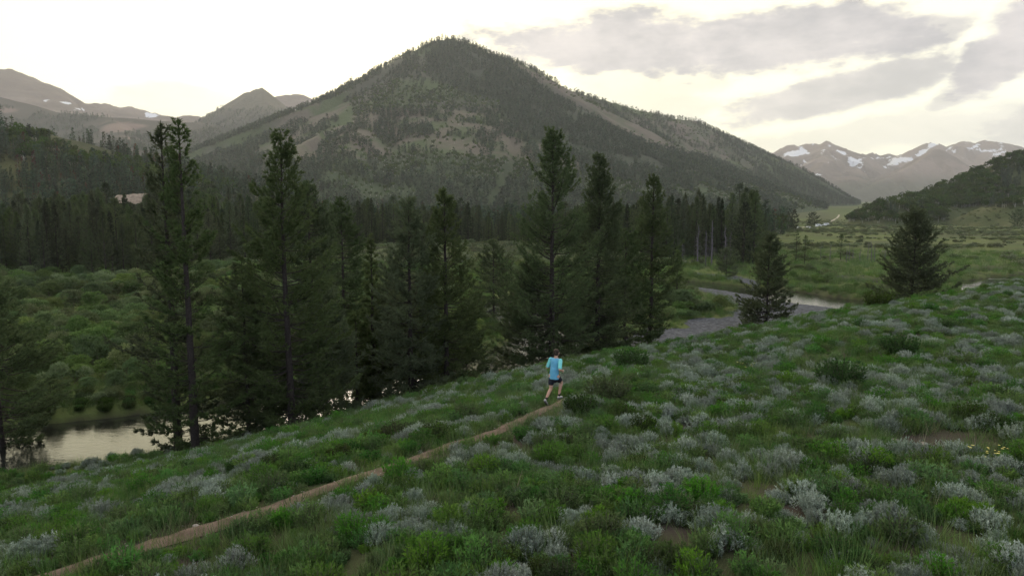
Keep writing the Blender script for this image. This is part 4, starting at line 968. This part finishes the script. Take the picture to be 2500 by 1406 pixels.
# ------------------------------------------------------------------ plants of the hillside
RUN = on_hill(1352, 990)
run_i = int(near_line(RUN[:1], RUN[1:2], TR)[1][0])
BARE = [(on_hill(u, v)[:2], r) for (u, v, r) in ((2270, 1085, 1.1), (2380, 1075, 1.0), (1865, 1190, .5), (1830, 1215, .4), (1700, 1130, .45), (2060, 1340, .6), (2250, 1290, .5), (1640, 1330, .7), (1950, 1390, .6), (2420, 1020, .5), (350, 1240, .4), (1760, 1390, .5), (2350, 1330, .6))]
def hill_ring(y0, y1, sp0, grow, seed):
    r = np.random.default_rng(seed); X = []; Y = []; ring = y0
    while ring < y1:
        sp = sp0 + max(ring - 24, 0) * grow
        us = np.arange(-420, 2920, sp / ring * F_PX); n = len(us)
        us = us + r.uniform(-.55, .55, n) * sp / ring * F_PX; yy = ring + r.uniform(-.55, .55, n) * sp
        X.append((us - 1250) / F_PX * yy); Y.append(yy); ring += sp
    x = np.concatenate(X); y = np.concatenate(Y); hz = hill_z(x, y); vz = valley_z(x, y); z = np.maximum(hz, vz)
    bd, bi = near_line(x, y, RIV); tg = norm(np.gradient(RIV[:, :2], axis=0))[bi]
    k = (hz > np.maximum(vz, .3) - .15) | ((tg[:, 0] * (y - RIV[bi, 1]) - tg[:, 1] * (x - RIV[bi, 0]) > 0) & (x < 10) & (y < 75) & (bd > RIV[bi, 2] + .5) & (vz > .1))
    x, y, z = x[k], y[k], z[k]; d, i = near_line(x, y, TR)
    b = np.zeros(len(x), bool)
    for (c, rad) in BARE: b |= np.hypot(x - c[0], y - c[1]) < rad * (.7 + .6 * fbm(x, y, .5, 2)) * .75
    return x, y, z, d, i > run_i + 2, b
x, y, z, d, past, bare = hill_ring(6.5, 118, .31, .0085, 31)
n = len(x); sg = fbm(x, y, 1.5, 3, off=41) * .7 + fbm(x, y, 9, 2, off=42) * .3; hb = fbm(x, y, 1.8, 3, off=43)
r = RNG.random(n); u, v = project(x, y, z)
is_sage = (sg > .455) & (r < .46) & ~bare
is_sage |= (sg > .42) & (r < .09) & ~bare
is_dark = ~is_sage & (hb > .60) & (r > .90) & ~bare
is_herb = ~is_sage & ~is_dark & ~bare & ((hb > .40) & (r < .88) | (r < .35))
size = (.40 + .62 * RNG.random(n) ** 1.7)
T0 = norm(np.gradient(TR[:, :2], axis=0))[near_line(x, y, TR)[1]]; qn = TR[near_line(x, y, TR)[1]]; camside = T0[:, 0] * (y - qn[:, 1]) - T0[:, 1] * (x - qn[:, 0]) < 0
clr = np.where(past, .16, np.where(camside, .52, .26))
is_sage &= d > clr + .30 * size; is_herb &= d > clr + .16 * size; is_dark &= d > clr + .6
vis = (u > -40) & (u < 2540) & (v < 1450) & (v > 600)
def side_words(u, v, x, y):
    dd, ii = near_line(np.array([x]), np.array([y]), TR); q = TR[ii[0]]; T = TR[min(ii[0] + 1, len(TR) - 1)] - TR[max(ii[0] - 1, 0)]
    above = T[0] * (y - q[1]) - T[1] * (x - q[0]) > 0
    hor = ('at far left', 'at left', 'left of centre', 'centrally', 'below runner', 'right of runner', 'right of centre', 'at right', 'at far right')[int(np.clip((u + 60) / 285, 0, 8))]
    dep = 'at the lower edge' if v > 1330 else 'in the foreground' if v > 1220 else 'lower on the slope' if v > 1110 else 'midway up' if v > 1000 else 'near slope edge'
    if dd[0] < .8: return 'on the %s trail edge, %s, %s' % ('river' if above else 'uphill', hor, dep)
    return '%s, %s, %s' % ('between trail and river' if above else 'uphill of trail', hor, dep)
def hill_plants(mask, keys, name, cat, group, stuff, words, mul, stufflabel, squash=(.85, 1.2)):
    idx = np.where(mask)[0]; app = np.where(vis[idx], size[idx] / np.hypot(x[idx], y[idx]), 0); o = idx[np.argsort(-app)]
    for i in o[:300]:
        s = size[i] * mul; w = words[0] if size[i] > .80 else words[1] if size[i] > .6 else words[2]
        place(name, keys[int(RNG.integers(0, len(keys)))], (x[i], y[i], z[i] - .03), RNG.uniform(0, 6.28), s, '%s %s' % (w, side_words(u[i], v[i], x[i], y[i])), cat, group)
    o = o[300:]; m = len(o)
    scatter(stuff, keys, np.stack([x[o], y[o], z[o] - .03], 1), RNG.uniform(0, 6.28, m), (size[o] * mul)[:, None] * np.stack([RNG.uniform(.9, 1.25, m)] * 2 + [RNG.uniform(.8, 1.1, m)], 1), RNG.integers(0, len(keys), m), stufflabel, cat)
hill_plants(is_sage, ['sage%d' % k for k in range(6)], 'sagebrush', 'shrub', 'sagebrush on the hillside', 'sagebrush_cover', ('big pale sagebrush', 'silvery sagebrush', 'small grey-green sagebrush'), .8, 'pale sagebrush spread over the farther hillside')
hill_plants(is_herb, ['herb%d' % k for k in range(5)], 'green_herb', 'plant', 'leafy green plants on the hillside', 'herb_cover', ('big leafy green clump', 'leafy green clump', 'small green leafy clump'), .95, 'leafy green plants spread over the farther hillside')
m = is_dark
for i in np.where(m & vis)[0][:60]:
    place('dark_shrub', 'dark%d' % int(RNG.integers(0, 2)), (x[i], y[i], z[i] - .03), RNG.uniform(0, 6.28), size[i] * .8, 'dark green low shrub %s' % side_words(u[i], v[i], x[i], y[i]), 'shrub', 'dark low shrubs on the hillside')
for (uu, vv, s, lab) in ((2050, 945, 1.25, 'large dark blue-green shrub among sagebrush at right, uphill of the trail'), (2195, 868, 1.2, 'wide dark shrub near the slope edge below the lone round pine'), (1540, 905, 1.3, 'dark green shrub right of the runner near the slope edge'), (1485, 985, 1.2, 'low dark shrub on the trail just ahead of the runner'), (1415, 1010, .8, 'small dark shrub at the trail edge beside the runner'), (2145, 752, 1.7, 'dark rounded bush left of the lone pine on the slope edge')):
    p = on_hill(uu, vv); place('dark_shrub', 'dark1', p - [0, 0, .03], uu * .7, s, lab, 'shrub')
# grass between everything
x, y, z, d, past, bare = hill_ring(6.5, 118, .27, .0075, 33)
g = fbm(x, y, 1.5, 3, off=51); k = (d > np.where(past, .08, .20)) & (g > .36) & (~bare | (RNG.random(len(x)) < .30)); x, y, z, g = x[k], y[k], z[k], g[k]; n = len(x)
scatter('hillside_grass', ['grass%d' % k for k in range(4)] + ['straw0', 'straw1'], np.stack([x, y, z], 1), RNG.uniform(0, 6.28, n), RNG.uniform(.6, 1.15, n) * (.6 + .8 * g), np.where(RNG.random(n) < .14, RNG.integers(4, 6, n), RNG.integers(0, 4, n)), 'short green grass growing between the hillside plants', 'grass')

# ------------------------------------------------------------------ flowers and stones on the slope
M['petal'] = plain_mat('yellow petals', (.48, .42, .10), (.60, .54, .18), 20, .6)
M['stone'] = plain_mat('pale stone', (.26, .22, .20), (.42, .37, .34), 5, .9, .6)
def flower_clump(loc, n, R, H, label, seed):
    r = np.random.default_rng(seed); e = obj('flower_clump', None, None, loc); tag(e, label, 'flowers')
    w, c = herb(seed, H * .62, R * .8, 40); w.merge(c, 0); obj('leaves', c.mesh('flower leaves', [M['forb']]), e)
    st = MB()
    for i in range(n):
        a = r.uniform(0, 6.283); q = R * math.sqrt(r.random()); t = np.array([math.cos(a) * q, math.sin(a) * q, H * r.uniform(.75, 1.1)])
        st.add(*tube([t * [.6, .6, 0], t], .004, 3, False))
        b = MB(); k = 9; an = np.linspace(0, 6.283, k, endpoint=False); rad = .026 * r.uniform(.8, 1.3)
        ring = np.stack([np.cos(an) * rad, np.sin(an) * rad, .006 + 0 * an], 1); V = np.vstack([ring, [0, 0, 0.0], [0, 0, .012]]) + t
        b.add(V, [(i_, (i_ + 1) % k, k + 1) for i_ in range(k)] + [((i_ + 1) % k, i_, k) for i_ in range(k)])
        obj('flower', b.mesh('flower head', [M['petal']]), e)
    obj('stems', st.mesh('flower stems', [M['forb']]), e)
flower_clump(on_hill(2400, 1135), 14, .34, .36, 'yellow daisy-like flowers on thin stems at the far right of the slope', 3)
flower_clump(on_hill(2462, 1128), 8, .22, .32, 'smaller yellow flower clump at the right edge beside the larger one', 4)
flower_clump(on_hill(1822, 912), 7, .35, .4, 'few yellow flowers among sagebrush beyond the middle of the slope', 5)
def stone(loc, s, label, seed):
    r = np.random.default_rng(seed); b = MB(); a = np.linspace(0, 6.283, 12, endpoint=False); e = np.linspace(-1.2, 1.4, 7); V = []
    for q in e:
        for t in a:
            dd = np.array([math.cos(t) * math.cos(q), math.sin(t) * math.cos(q), math.sin(q)]); k = 1 + .35 * (fbm(np.array([dd[0] * 2 + seed]), np.array([dd[1] * 2 + dd[2] * 3]), 1.1, 3)[0] - .5) * 2
            V.append(dd * k * [s, s * .7, s * .45])
    F = []
    for i in range(6):
        for k in range(12): p = i * 12 + k; q = i * 12 + (k + 1) % 12; F += [(p, q, q + 12), (p, q + 12, p + 12)]
    V += [np.mean(V[-12:], 0)]; F += [(72 + k, 72 + (k + 1) % 12, 84) for k in range(12)]
    b.add(V, F); o = obj('stone', b.mesh('stone', [M['stone']], True), None, loc, (0, 0, r.uniform(0, 3))); tag(o, label, 'stone')
stone(on_hill(2256, 1088) + [0, 0, .02], .14, 'pale stone lying on bare soil at the right of the slope', 1)
stone(on_hill(2432, 1024) + [0, 0, .02], .30, 'flat reddish stone at the right edge behind the bare soil', 2)
stone(on_hill(2180, 1078) + [0, 0, .01], .17, 'low half-buried stone left of the pale stone', 3)
stone(on_hill(478, 1288) + [0, 0, .02], .08, 'small white stone on the uphill edge of the trail at lower left', 4)
stone(on_hill(2205, 1010) + [0, 0, .02], .10, 'small stone beneath the big sagebrush at right', 5)

# loose pebbles and clods along the trail
rng = np.random.default_rng(12); N = 900; j = rng.integers(0, len(TR), N); o_ = rng.normal(0, .20, N); Tn = norm(np.gradient(TR[:, :2], axis=0))[j]
px_, py_ = TR[j, 0] - Tn[:, 1] * o_, TR[j, 1] + Tn[:, 0] * o_; pz_ = hill_z(px_, py_) + .045; sz_ = .010 + .030 * rng.random(N) ** 3
oct_ = np.array([(1, 0, 0), (0, 1, 0), (-1, 0, 0), (0, -1, 0), (0, 0, .7), (0, 0, -.7)]) ; F_ = np.array([(0, 1, 4), (1, 2, 4), (2, 3, 4), (3, 0, 4), (1, 0, 5), (2, 1, 5), (3, 2, 5), (0, 3, 5)])
V_ = oct_[None] * sz_[:, None, None] * rng.uniform(.6, 1.3, (N, 6, 1)) + np.stack([px_, py_, pz_], 1)[:, None]
b = MB(); b.add(V_.reshape(-1, 3), (F_[None] + np.arange(N)[:, None, None] * 6).reshape(-1, 3)); tag(obj('trail_pebbles', b.mesh('trail pebbles', [M['stone']])), 'loose pebbles and clods scattered along the dirt trail', 'pebbles', kind='stuff')

# ------------------------------------------------------------------ dead trees
for i, (u, v, dep, H, br, lab) in enumerate((
        (1702, 655, 168, 10.5, 130, 'tall grey dead tree at the left of the dead stand by the far river bank'), (1722, 652, 172, 9.0, 110, 'grey dead tree second from the left in the dead stand'), (1736, 655, 170, 11.5, 120, 'tallest bare grey trunk in the middle of the dead stand'),
        (1768, 655, 170, 10.0, 150, 'drooping grey dead tree right of the tallest dead trunk'), (1782, 650, 178, 8.5, 90, 'thin grey dead tree at the right end of the dead stand'), (1665, 650, 176, 6.0, 90, 'short bluish dead tree left of the dead stand'))):
    p = at(u, v, dep); p[2] = float(valley_z(p[:1], p[1:2])[0]); w, b = snag(700 + i, H, br, 1.5)
    e = obj('dead_tree', None, None, p); tag(e, lab, 'dead tree'); obj('trunk', w.mesh('dead trunk', [M['greybark']], True), e); obj('branches', b.mesh('dead branches', [M['greybark']]), e)
for i, (u, v, H) in enumerate(((2003, 632, 3.6), (2026, 634, 4.6), (2066, 638, 4.0), (2072, 636, 5.0), (2081, 638, 4.2), (2099, 640, 4.4), (2118, 634, 5.2), (2127, 636, 5.6), (2134, 638, 4.8), (2160, 634, 3.6), (2052, 632, 7.0), (1943, 636, 8.6), (1964, 640, 7.4))):
    p = on_z(u, v + 4, .8); p[2] = float(valley_z(p[:1], p[1:2])[0]); live = i >= 10
    order_ = ('leftmost', 'second', 'third', 'fourth', 'fifth', 'sixth', 'seventh', 'eighth', 'ninth', 'rightmost')
    if live:
        w, c = conifer(730 + i, H, 1.15, .12, .34, 4, .28, 5, .30, .09, (-.1, .6), shape='column', sparse=.2)
        e = obj('thin_conifer', None, None, p); tag(e, ('lone thin conifer in the meadow among the bare poles', 'taller thin conifer at the right end of the dark stand', 'thin conifer standing alone just right of the dark stand')[i - 10], 'tree')
        obj('trunk', w.mesh('thin trunk', [M['bark']], True), e); obj('crown', c.mesh('thin crown', [M['pine']]), e)
    else:
        w, b = snag(740 + i, H, 10, .5, .03); e = obj('dead_pole', None, None, p); tag(e, 'bare dead pole in the wet meadow, %s of the row' % order_[i], 'dead tree')
        obj('trunk', w.mesh('pole', [M['greybark']], True), e); obj('branches', b.mesh('pole twigs', [M['greybark']]), e)
# lone conifers by the parked vehicles
for (u, vt, dep, R, lab) in ((1924, 518, 520, 3.2, 'conifer at the open end of the far forest, left of the pair'), (1940, 513, 530, 3.4, 'pointed conifer at the open end of the far forest, right of the pair'), (1985, 520, 700, 6.5, 'rounded lone conifer beside the far parked vehicles'), (2487, 512, 600, 6.0, 'dark conifer at the right edge of the far meadow')):
    t = at(u, vt, dep); g = float(land_z(t[:1], t[1:2])[0]); H = t[2] - g
    w, c = conifer(760 + int(u), H, R, .05, .9, 6, .55, 5, .8, .30, (-.1, .6), shape='column', limbs=False)
    e = obj('conifer_tree', None, None, (t[0], t[1], g)); tag(e, lab, 'tree'); obj('trunk', w.mesh('far trunk', [M['bark']], True), e); obj('crown', c.mesh('far crown', [M['spruce']]), e)
# driftwood of the old beaver dam
rng = np.random.default_rng(8); b = MB(); N = 420
uu = rng.uniform(1995, 2140, N); vv = 678 + (uu - 1995) * .14 + rng.normal(0, 6, N)
A = np.array([on_z(a_, b_, .55) for a_, b_ in zip(uu, vv)]); th = rng.uniform(0, 6.28, N); L = rng.uniform(.5, 2.0, N)
dv = np.stack([np.cos(th) * L, np.sin(th) * L, rng.uniform(-.1, .55, N)], 1); A[:, 2] = .3 + rng.random(N) * .5
b.add(*tubes(np.stack([A - dv * .5, A + dv * .5], 1), np.full((N, 2), .05), 4)); tag(obj('driftwood', b.mesh('driftwood', [M['greybark']])), 'tangle of grey driftwood sticks beside the pond', 'driftwood', kind='stuff')

# ------------------------------------------------------------------ far parked vehicles
M['white'] = plain_mat('white vehicle paint', (.72, .72, .73), (.8, .8, .8), 1, .35, coat=.5); M['tyre'] = plain_mat('tyre rubber', (.02, .02, .02), (.03, .03, .03), 5, .9); M['glass'] = plain_mat('dark window glass', (.02, .025, .03), (.03, .035, .04), 1, .1)
M['silver'] = plain_mat('silver vehicle paint', (.40, .42, .45), (.46, .48, .5), 1, .3, coat=.5)
def extr(profile, w, taper=.0):
    n = len(profile); V = [(x_, -w + taper * max(z_ - 1.0, 0), z_) for x_, z_ in profile] + [(x_, w - taper * max(z_ - 1.0, 0), z_) for x_, z_ in profile]
    F = [(i, (i + 1) % n, n + (i + 1) % n) for i in range(n)] + [(i, n + (i + 1) % n, n + i) for i in range(n)] + [(0, i + 1, i) for i in range(1, n - 1)] + [(n, n + i, n + i + 1) for i in range(1, n - 1)]
    return V, F
def vehicle(kind, loc, rz, mat, label):
    e = obj(kind, None, None, loc, (0, 0, rz)); tag(e, label, 'vehicle')
    if kind == 'camper_van': prof, L, Hh = [(-2.9, .45), (2.9, .45), (2.9, 1.25), (2.45, 1.4), (1.9, 2.2), (1.4, 2.75), (-2.9, 2.75)], 5.8, 2.75; win = [(-1.8, -.6, 1.5, 2.1), (.1, 1.3, 1.5, 2.1)]
    else: prof, L, Hh = [(-2.2, .4), (2.2, .4), (2.25, .85), (1.2, .98), (.55, 1.5), (-1.5, 1.5), (-2.15, 1.0)], 4.4, 1.5; win = [(-1.35, -.35, 1.02, 1.4), (-.25, .6, 1.02, 1.4)]
    b = MB(); b.add(*extr(prof, .95, .15)); obj('body', b.mesh('vehicle body', [mat]), e)
    for s_ in (-1, 1):
        for (x0, x1, z0, z1) in win:
            q = MB(); yv = s_ * .97; V = [(x0, yv, z0), (x1, yv, z0), (x1, yv * .93, z1), (x0, yv * .93, z1), (x0, yv * .9, z0), (x1, yv * .9, z0), (x1, yv * .86, z1), (x0, yv * .86, z1)]
            q.add(V, [(0, 1, 2), (0, 2, 3), (4, 6, 5), (4, 7, 6), (0, 4, 5), (0, 5, 1), (3, 2, 6), (3, 6, 7), (0, 3, 7), (0, 7, 4), (1, 5, 6), (1, 6, 2)]); obj('window', q.mesh('vehicle window', [M['glass']]), e)
        for xx in (-L * .32, L * .32):
            q = MB(); q.add(*tube([(xx, s_ * .72, .34), (xx, s_ * .99, .34)], .36, 12, True)); obj('wheel', q.mesh('vehicle wheel', [M['tyre']], True), e)
for kind, u, v, rz, mat, lab in (('camper_van', 1998, 553, .2, 'white', 'white camper van nearest the rounded lone conifer, far down the valley'), ('car', 2008, 551, 1.0, 'silver', 'silver car parked between two white vehicles far down the valley'), ('camper_van', 2018, 551, .1, 'white', 'white camper van at the right end of the far parked vehicles'),
                               ('car', 1974, 556, .4, 'white', 'white car just left of the rounded lone conifer, far down the valley'), ('car', 1951, 557, .1, 'white', 'white car beside the end of the far forest'), ('camper_van', 1930, 556, 1.2, 'white', 'white van half hidden among the far forest end')):
    p = on_z(u, v + 1, .8); p[2] = float(valley_z(p[:1], p[1:2])[0]); vehicle(kind, p, rz, M[mat], lab)

# ------------------------------------------------------------------ the runner
def capsule(b, p0, p1, r0, r1, flat=1.0, axis=(1, 0, 0), n=14, cap=1.0):
    """a tapered limb with round ends; flat < 1 squeezes it across `axis`"""
    p0, p1 = np.array(p0, float), np.array(p1, float); d = p1 - p0; L = np.linalg.norm(d); w = d / (L + 1e-9) if L > 1e-6 else np.array([0, 0, 1.])
    a = np.array(axis, float); a = a - w * a.dot(w); a /= np.linalg.norm(a) + 1e-9; c = np.cross(w, a)
    V = []; E = np.linspace(-math.pi / 2, math.pi / 2, n)
    E = np.concatenate([E[:n // 2], E[n // 2:]])
    for e in E:
        o, r = (p0, r0) if e < 0 else (p1, r1)
        for t in np.linspace(0, 2 * math.pi, n, endpoint=False): V.append(o + w * r * math.sin(e) * (cap if e < 0 else 1.0) + (a * math.cos(t) + c * flat * math.sin(t)) * r * max(math.cos(e), .02))
    F = []
    for i in range(n - 1):
        for k in range(n): p = i * n + k; q = i * n + (k + 1) % n; F += [(p, q, q + n), (p, q + n, p + n)]
    F += [(0, k + 1, k) for k in range(1, n - 1)] + [((n - 1) * n, (n - 1) * n + k, (n - 1) * n + k + 1) for k in range(1, n - 1)]
    b.add(V, F); return b
def merged(name, b, mat, parent, voxel=.012, smooth=4):
    o = obj(name, b.mesh(name, [mat], True), parent); r = o.modifiers.new('one surface', 'REMESH'); r.mode = 'VOXEL'; r.voxel_size = voxel; r.use_smooth_shade = True
    s_ = o.modifiers.new('smooth', 'SMOOTH'); s_.iterations = smooth; s_.factor = .5; return o
M['skin'] = plain_mat('skin', (.42, .25, .18), (.48, .30, .22), 6, .6); M['shirt'] = plain_mat('blue running shirt', (.10, .33, .50), (.13, .39, .56), 9, .75, .2); M['sleeve'] = plain_mat('teal shirt sleeve', (.16, .55, .55), (.2, .6, .6), 9, .75)
M['shorts'] = plain_mat('black shorts', (.012, .014, .022), (.02, .022, .032), 12, .8); M['hair'] = plain_mat('dark hair', (.025, .017, .012), (.045, .03, .02), 40, .7); M['sock'] = plain_mat('dark socks', (.02, .02, .022), (.03, .03, .03), 20, .9); M['shoe'] = plain_mat('pale running shoes', (.36, .37, .38), (.5, .5, .5), 20, .7); M['sole'] = plain_mat('shoe sole', (.08, .08, .08), (.14, .14, .14), 10, .8); M['eye'] = plain_mat('eye', (.02, .02, .02), (.03, .03, .03), 5, .2)
def runner():
    i = run_i; T = TR[i + 3] - TR[i - 3]; rz = math.atan2(-T[0], T[1]) - .06
    e = obj('person', None, None, (RUN[0], RUN[1], RUN[2] + .05), (0, 0, rz), 1.03)
    tag(e, 'person running away along the trail in blue shirt and black shorts', 'person')
    J = dict(pel=(0, 0, .95), wst=(0, .03, 1.10), chs=(0, .09, 1.34), nek=(0, .13, 1.50), hed=(0, .17, 1.66),
             lh=(-.095, 0, .92), lk=(-.10, -.02, .50), la=(-.10, -.36, .22), rh=(.095, .02, .92), rk=(.11, .31, .66), ra=(.10, .17, .25),
             ls=(-.185, .12, 1.43), le=(-.27, .06, 1.16), lw=(-.15, .29, 1.22), rs=(.185, .08, 1.43), re=(.27, -.12, 1.19), rw=(.25, .11, 1.10))
    J = {k: np.array(v) for k, v in J.items()}; b = MB()
    capsule(b, J['pel'], J['wst'], .155, .135, .68); capsule(b, J['wst'], J['chs'], .135, .165, .66); capsule(b, J['chs'], J['nek'] - [0, 0, .06], .165, .10, .66)
    capsule(b, J['nek'] - [0, .02, .05], J['hed'] - [0, .01, .07], .058, .054); capsule(b, J['hed'] + [0, -.015, .035], J['hed'] + [0, .01, -.045], .088, .070, 1.15); capsule(b, J['hed'] + [0, .055, -.07], J['hed'] + [0, .06, -.085], .045, .035)
    capsule(b, J['hed'] + [0, .095, .0], J['hed'] + [0, .112, -.03], .010, .016)
    for s_ in (-1, 1): capsule(b, J['hed'] + [s_ * .086, .0, .0], J['hed'] + [s_ * .088, -.01, -.03], .018, .014, .5, (0, 1, 0))
    capsule(b, J['ls'], J['rs'], .066, .066)
    for s_, (sh, el, wr) in ((-1, ('ls', 'le', 'lw')), (1, ('rs', 're', 'rw'))):
        capsule(b, J[sh], J[el], .055, .042); capsule(b, J[el], J[wr], .043, .028)
        f = norm(J[wr] - J[el]); up = np.array([0, 0, 1.]); sd = norm(np.cross(f, up)); up = np.cross(sd, f)
        pm = J[wr] + f * .055; capsule(b, J[wr], pm, .028, .036, .55, tuple(up))
        for q in range(4):    # loosely curled fingers
            k0 = pm + f * .025 + up * (.030 - .020 * q); ln = (.036, .041, .038, .030)[q]; k1 = k0 + f * ln * .8 - sd * s_ * .012; k2 = k1 + f * ln * .25 - sd * s_ * ln * .8; k3 = k2 - f * ln * .5 - sd * s_ * .01
            capsule(b, k0, k1, .0105, .0100, n=8); capsule(b, k1, k2, .0100, .0092, n=8); capsule(b, k2, k3, .0092, .0085, n=8)
        t0 = J[wr] + f * .02 + up * .03; t1 = t0 + f * .035 + up * .022; t2 = t1 + f * .028 - sd * s_ * .012; capsule(b, t0, t1, .013, .0115, n=8); capsule(b, t1, t2, .0115, .0095, n=8)
    for (h, k, a) in (('lh', 'lk', 'la'), ('rh', 'rk', 'ra')):
        capsule(b, J[h], J[k], .088, .056); m_ = J[k] * .62 + J[a] * .38 + [0, -.015, 0]; capsule(b, J[k], m_, .054, .056); capsule(b, m_, J[a], .055, .034)
    FT = {'la': np.array([-.10, -.26, .045]), 'ra': np.array([.10, .345, .17])}
    HL = {'la': np.array([-.10, -.42, .20]), 'ra': np.array([.10, .13, .195])}
    for a in ('la', 'ra'): capsule(b, J[a], HL[a], .034, .034); capsule(b, HL[a], FT[a], .034, .028)
    body = merged('body', b, M['skin'], e, .0075, 3)
    s = MB(); capsule(s, (0, .0, .83), J['wst'] + [0, -.005, 0], .172, .152, .74, cap=.08); capsule(s, J['wst'], J['chs'], .150, .170, .68); capsule(s, J['chs'], J['nek'] - [0, .02, .075], .170, .100, .66); capsule(s, J['ls'], J['rs'], .070, .070)
    shirt = merged('shirt', s, M['shirt'], e, .011, 5)
    for (sh, el) in (('ls', 'le'), ('rs', 're')):
        q = MB(); capsule(q, J[sh] + [0, 0, .004], J[sh] * .16 + J[el] * .84, .070, .062); merged('sleeve', q, M['sleeve'], shirt, .011, 3)
    s = MB(); capsule(s, J['pel'] + [0, 0, -.05], J['pel'] - [0, 0, .12], .120, .135, .76)
    for (h, k) in (('lh', 'lk'), ('rh', 'rk')): capsule(s, J[h] + (J[k] - J[h]) * .22, J[h] * .45 + J[k] * .55, .094, .094)
    merged('shorts', s, M['shorts'], e, .011, 4)
    hb_ = MB(); capsule(hb_, J['hed'] + [0, -.022, .045], J['hed'] + [0, -.03, -.005], .094, .088, 1.12); merged('hair', hb_, M['hair'], e, .010, 2)
    for k, a in (('lk', 'la'), ('rk', 'ra')):
        q = MB(); capsule(q, J[k] * .28 + J[a] * .72, J[a], .042, .040); merged('sock', q, M['sock'], e, .009, 2)
        q = MB(); d_ = norm(FT[a] - HL[a]); capsule(q, HL[a] + [0, 0, .01], FT[a], .044, .042, .85); capsule(q, FT[a], FT[a] + d_ * .05, .042, .030, .7); sh = merged('shoe', q, M['shoe'], e, .009, 3)
        upv = norm(np.cross(np.array([1., 0, 0]), d_)); q = MB(); capsule(q, HL[a] - upv * .040, FT[a] - upv * .036 + d_ * .055, .040, .036, .35, (1, 0, 0)); merged('sole', q, M['sole'], sh, .008, 1)
    for s_ in (-1, 1): q = MB(); capsule(q, J['hed'] + [s_ * .032, .078, .005], J['hed'] + [s_ * .032, .082, .005], .011, .009, n=8); obj('eye', q.mesh('eye', [M['eye']], True), e)
runner()

# ------------------------------------------------------------------ where look-alikes still share a label, say which by its order from the left
from collections import defaultdict
def settle_labels():
    ordn = ['leftmost', 'second from left', 'third from left', 'fourth from left', 'fifth from left', 'sixth from left', 'seventh from left', 'eighth from left', 'ninth from left', 'tenth from left', 'eleventh from left', 'twelfth from left']
    same = defaultdict(list)
    for o in COL.objects:
        if o.parent is None and o.get('group'): same[o['label']].append(o)
    for lab, os_ in same.items():
        if 1 < len(os_) <= 24:
            os_.sort(key=lambda o: float(project(*o.location)[0])); n = len(os_)
            for i, o in enumerate(os_):
                w = ordn[i] if i < 12 else (ordn[n - 1 - i].replace('left', 'right') if n - 1 - i > 0 else 'rightmost')
                if len(lab.split()) + len(w.split()) <= 16: o['label'] = lab + ', ' + w
settle_labels()

# ------------------------------------------------------------------ the evening haze of the valley
hb = MB(); x0, x1, y0, y1, z0, z1 = -9300, 9300, -1700, 11400, -42, 1180
hb.add([(x0, y0, z0), (x1, y0, z0), (x1, y1, z0), (x0, y1, z0), (x0, y0, z1), (x1, y0, z1), (x1, y1, z1), (x0, y1, z1)], [(0, 2, 1), (0, 3, 2), (4, 5, 6), (4, 6, 7), (0, 1, 5), (0, 5, 4), (1, 2, 6), (1, 6, 5), (2, 3, 7), (2, 7, 6), (3, 0, 4), (3, 4, 7)])
mh, th_, oh = material('haze'); pv = th_.node('ShaderNodeVolumePrincipled'); pv.inputs['Density'].default_value = 6.8e-5; pv.inputs['Color'].default_value = (.88, .91, .98, 1); pv.inputs['Anisotropy'].default_value = .35
th_.l.new(pv.outputs[0], oh.inputs['Volume'])
tag(obj('haze', hb.mesh('haze', [mh])), 'thin evening haze filling the valley air', 'haze', kind='stuff')
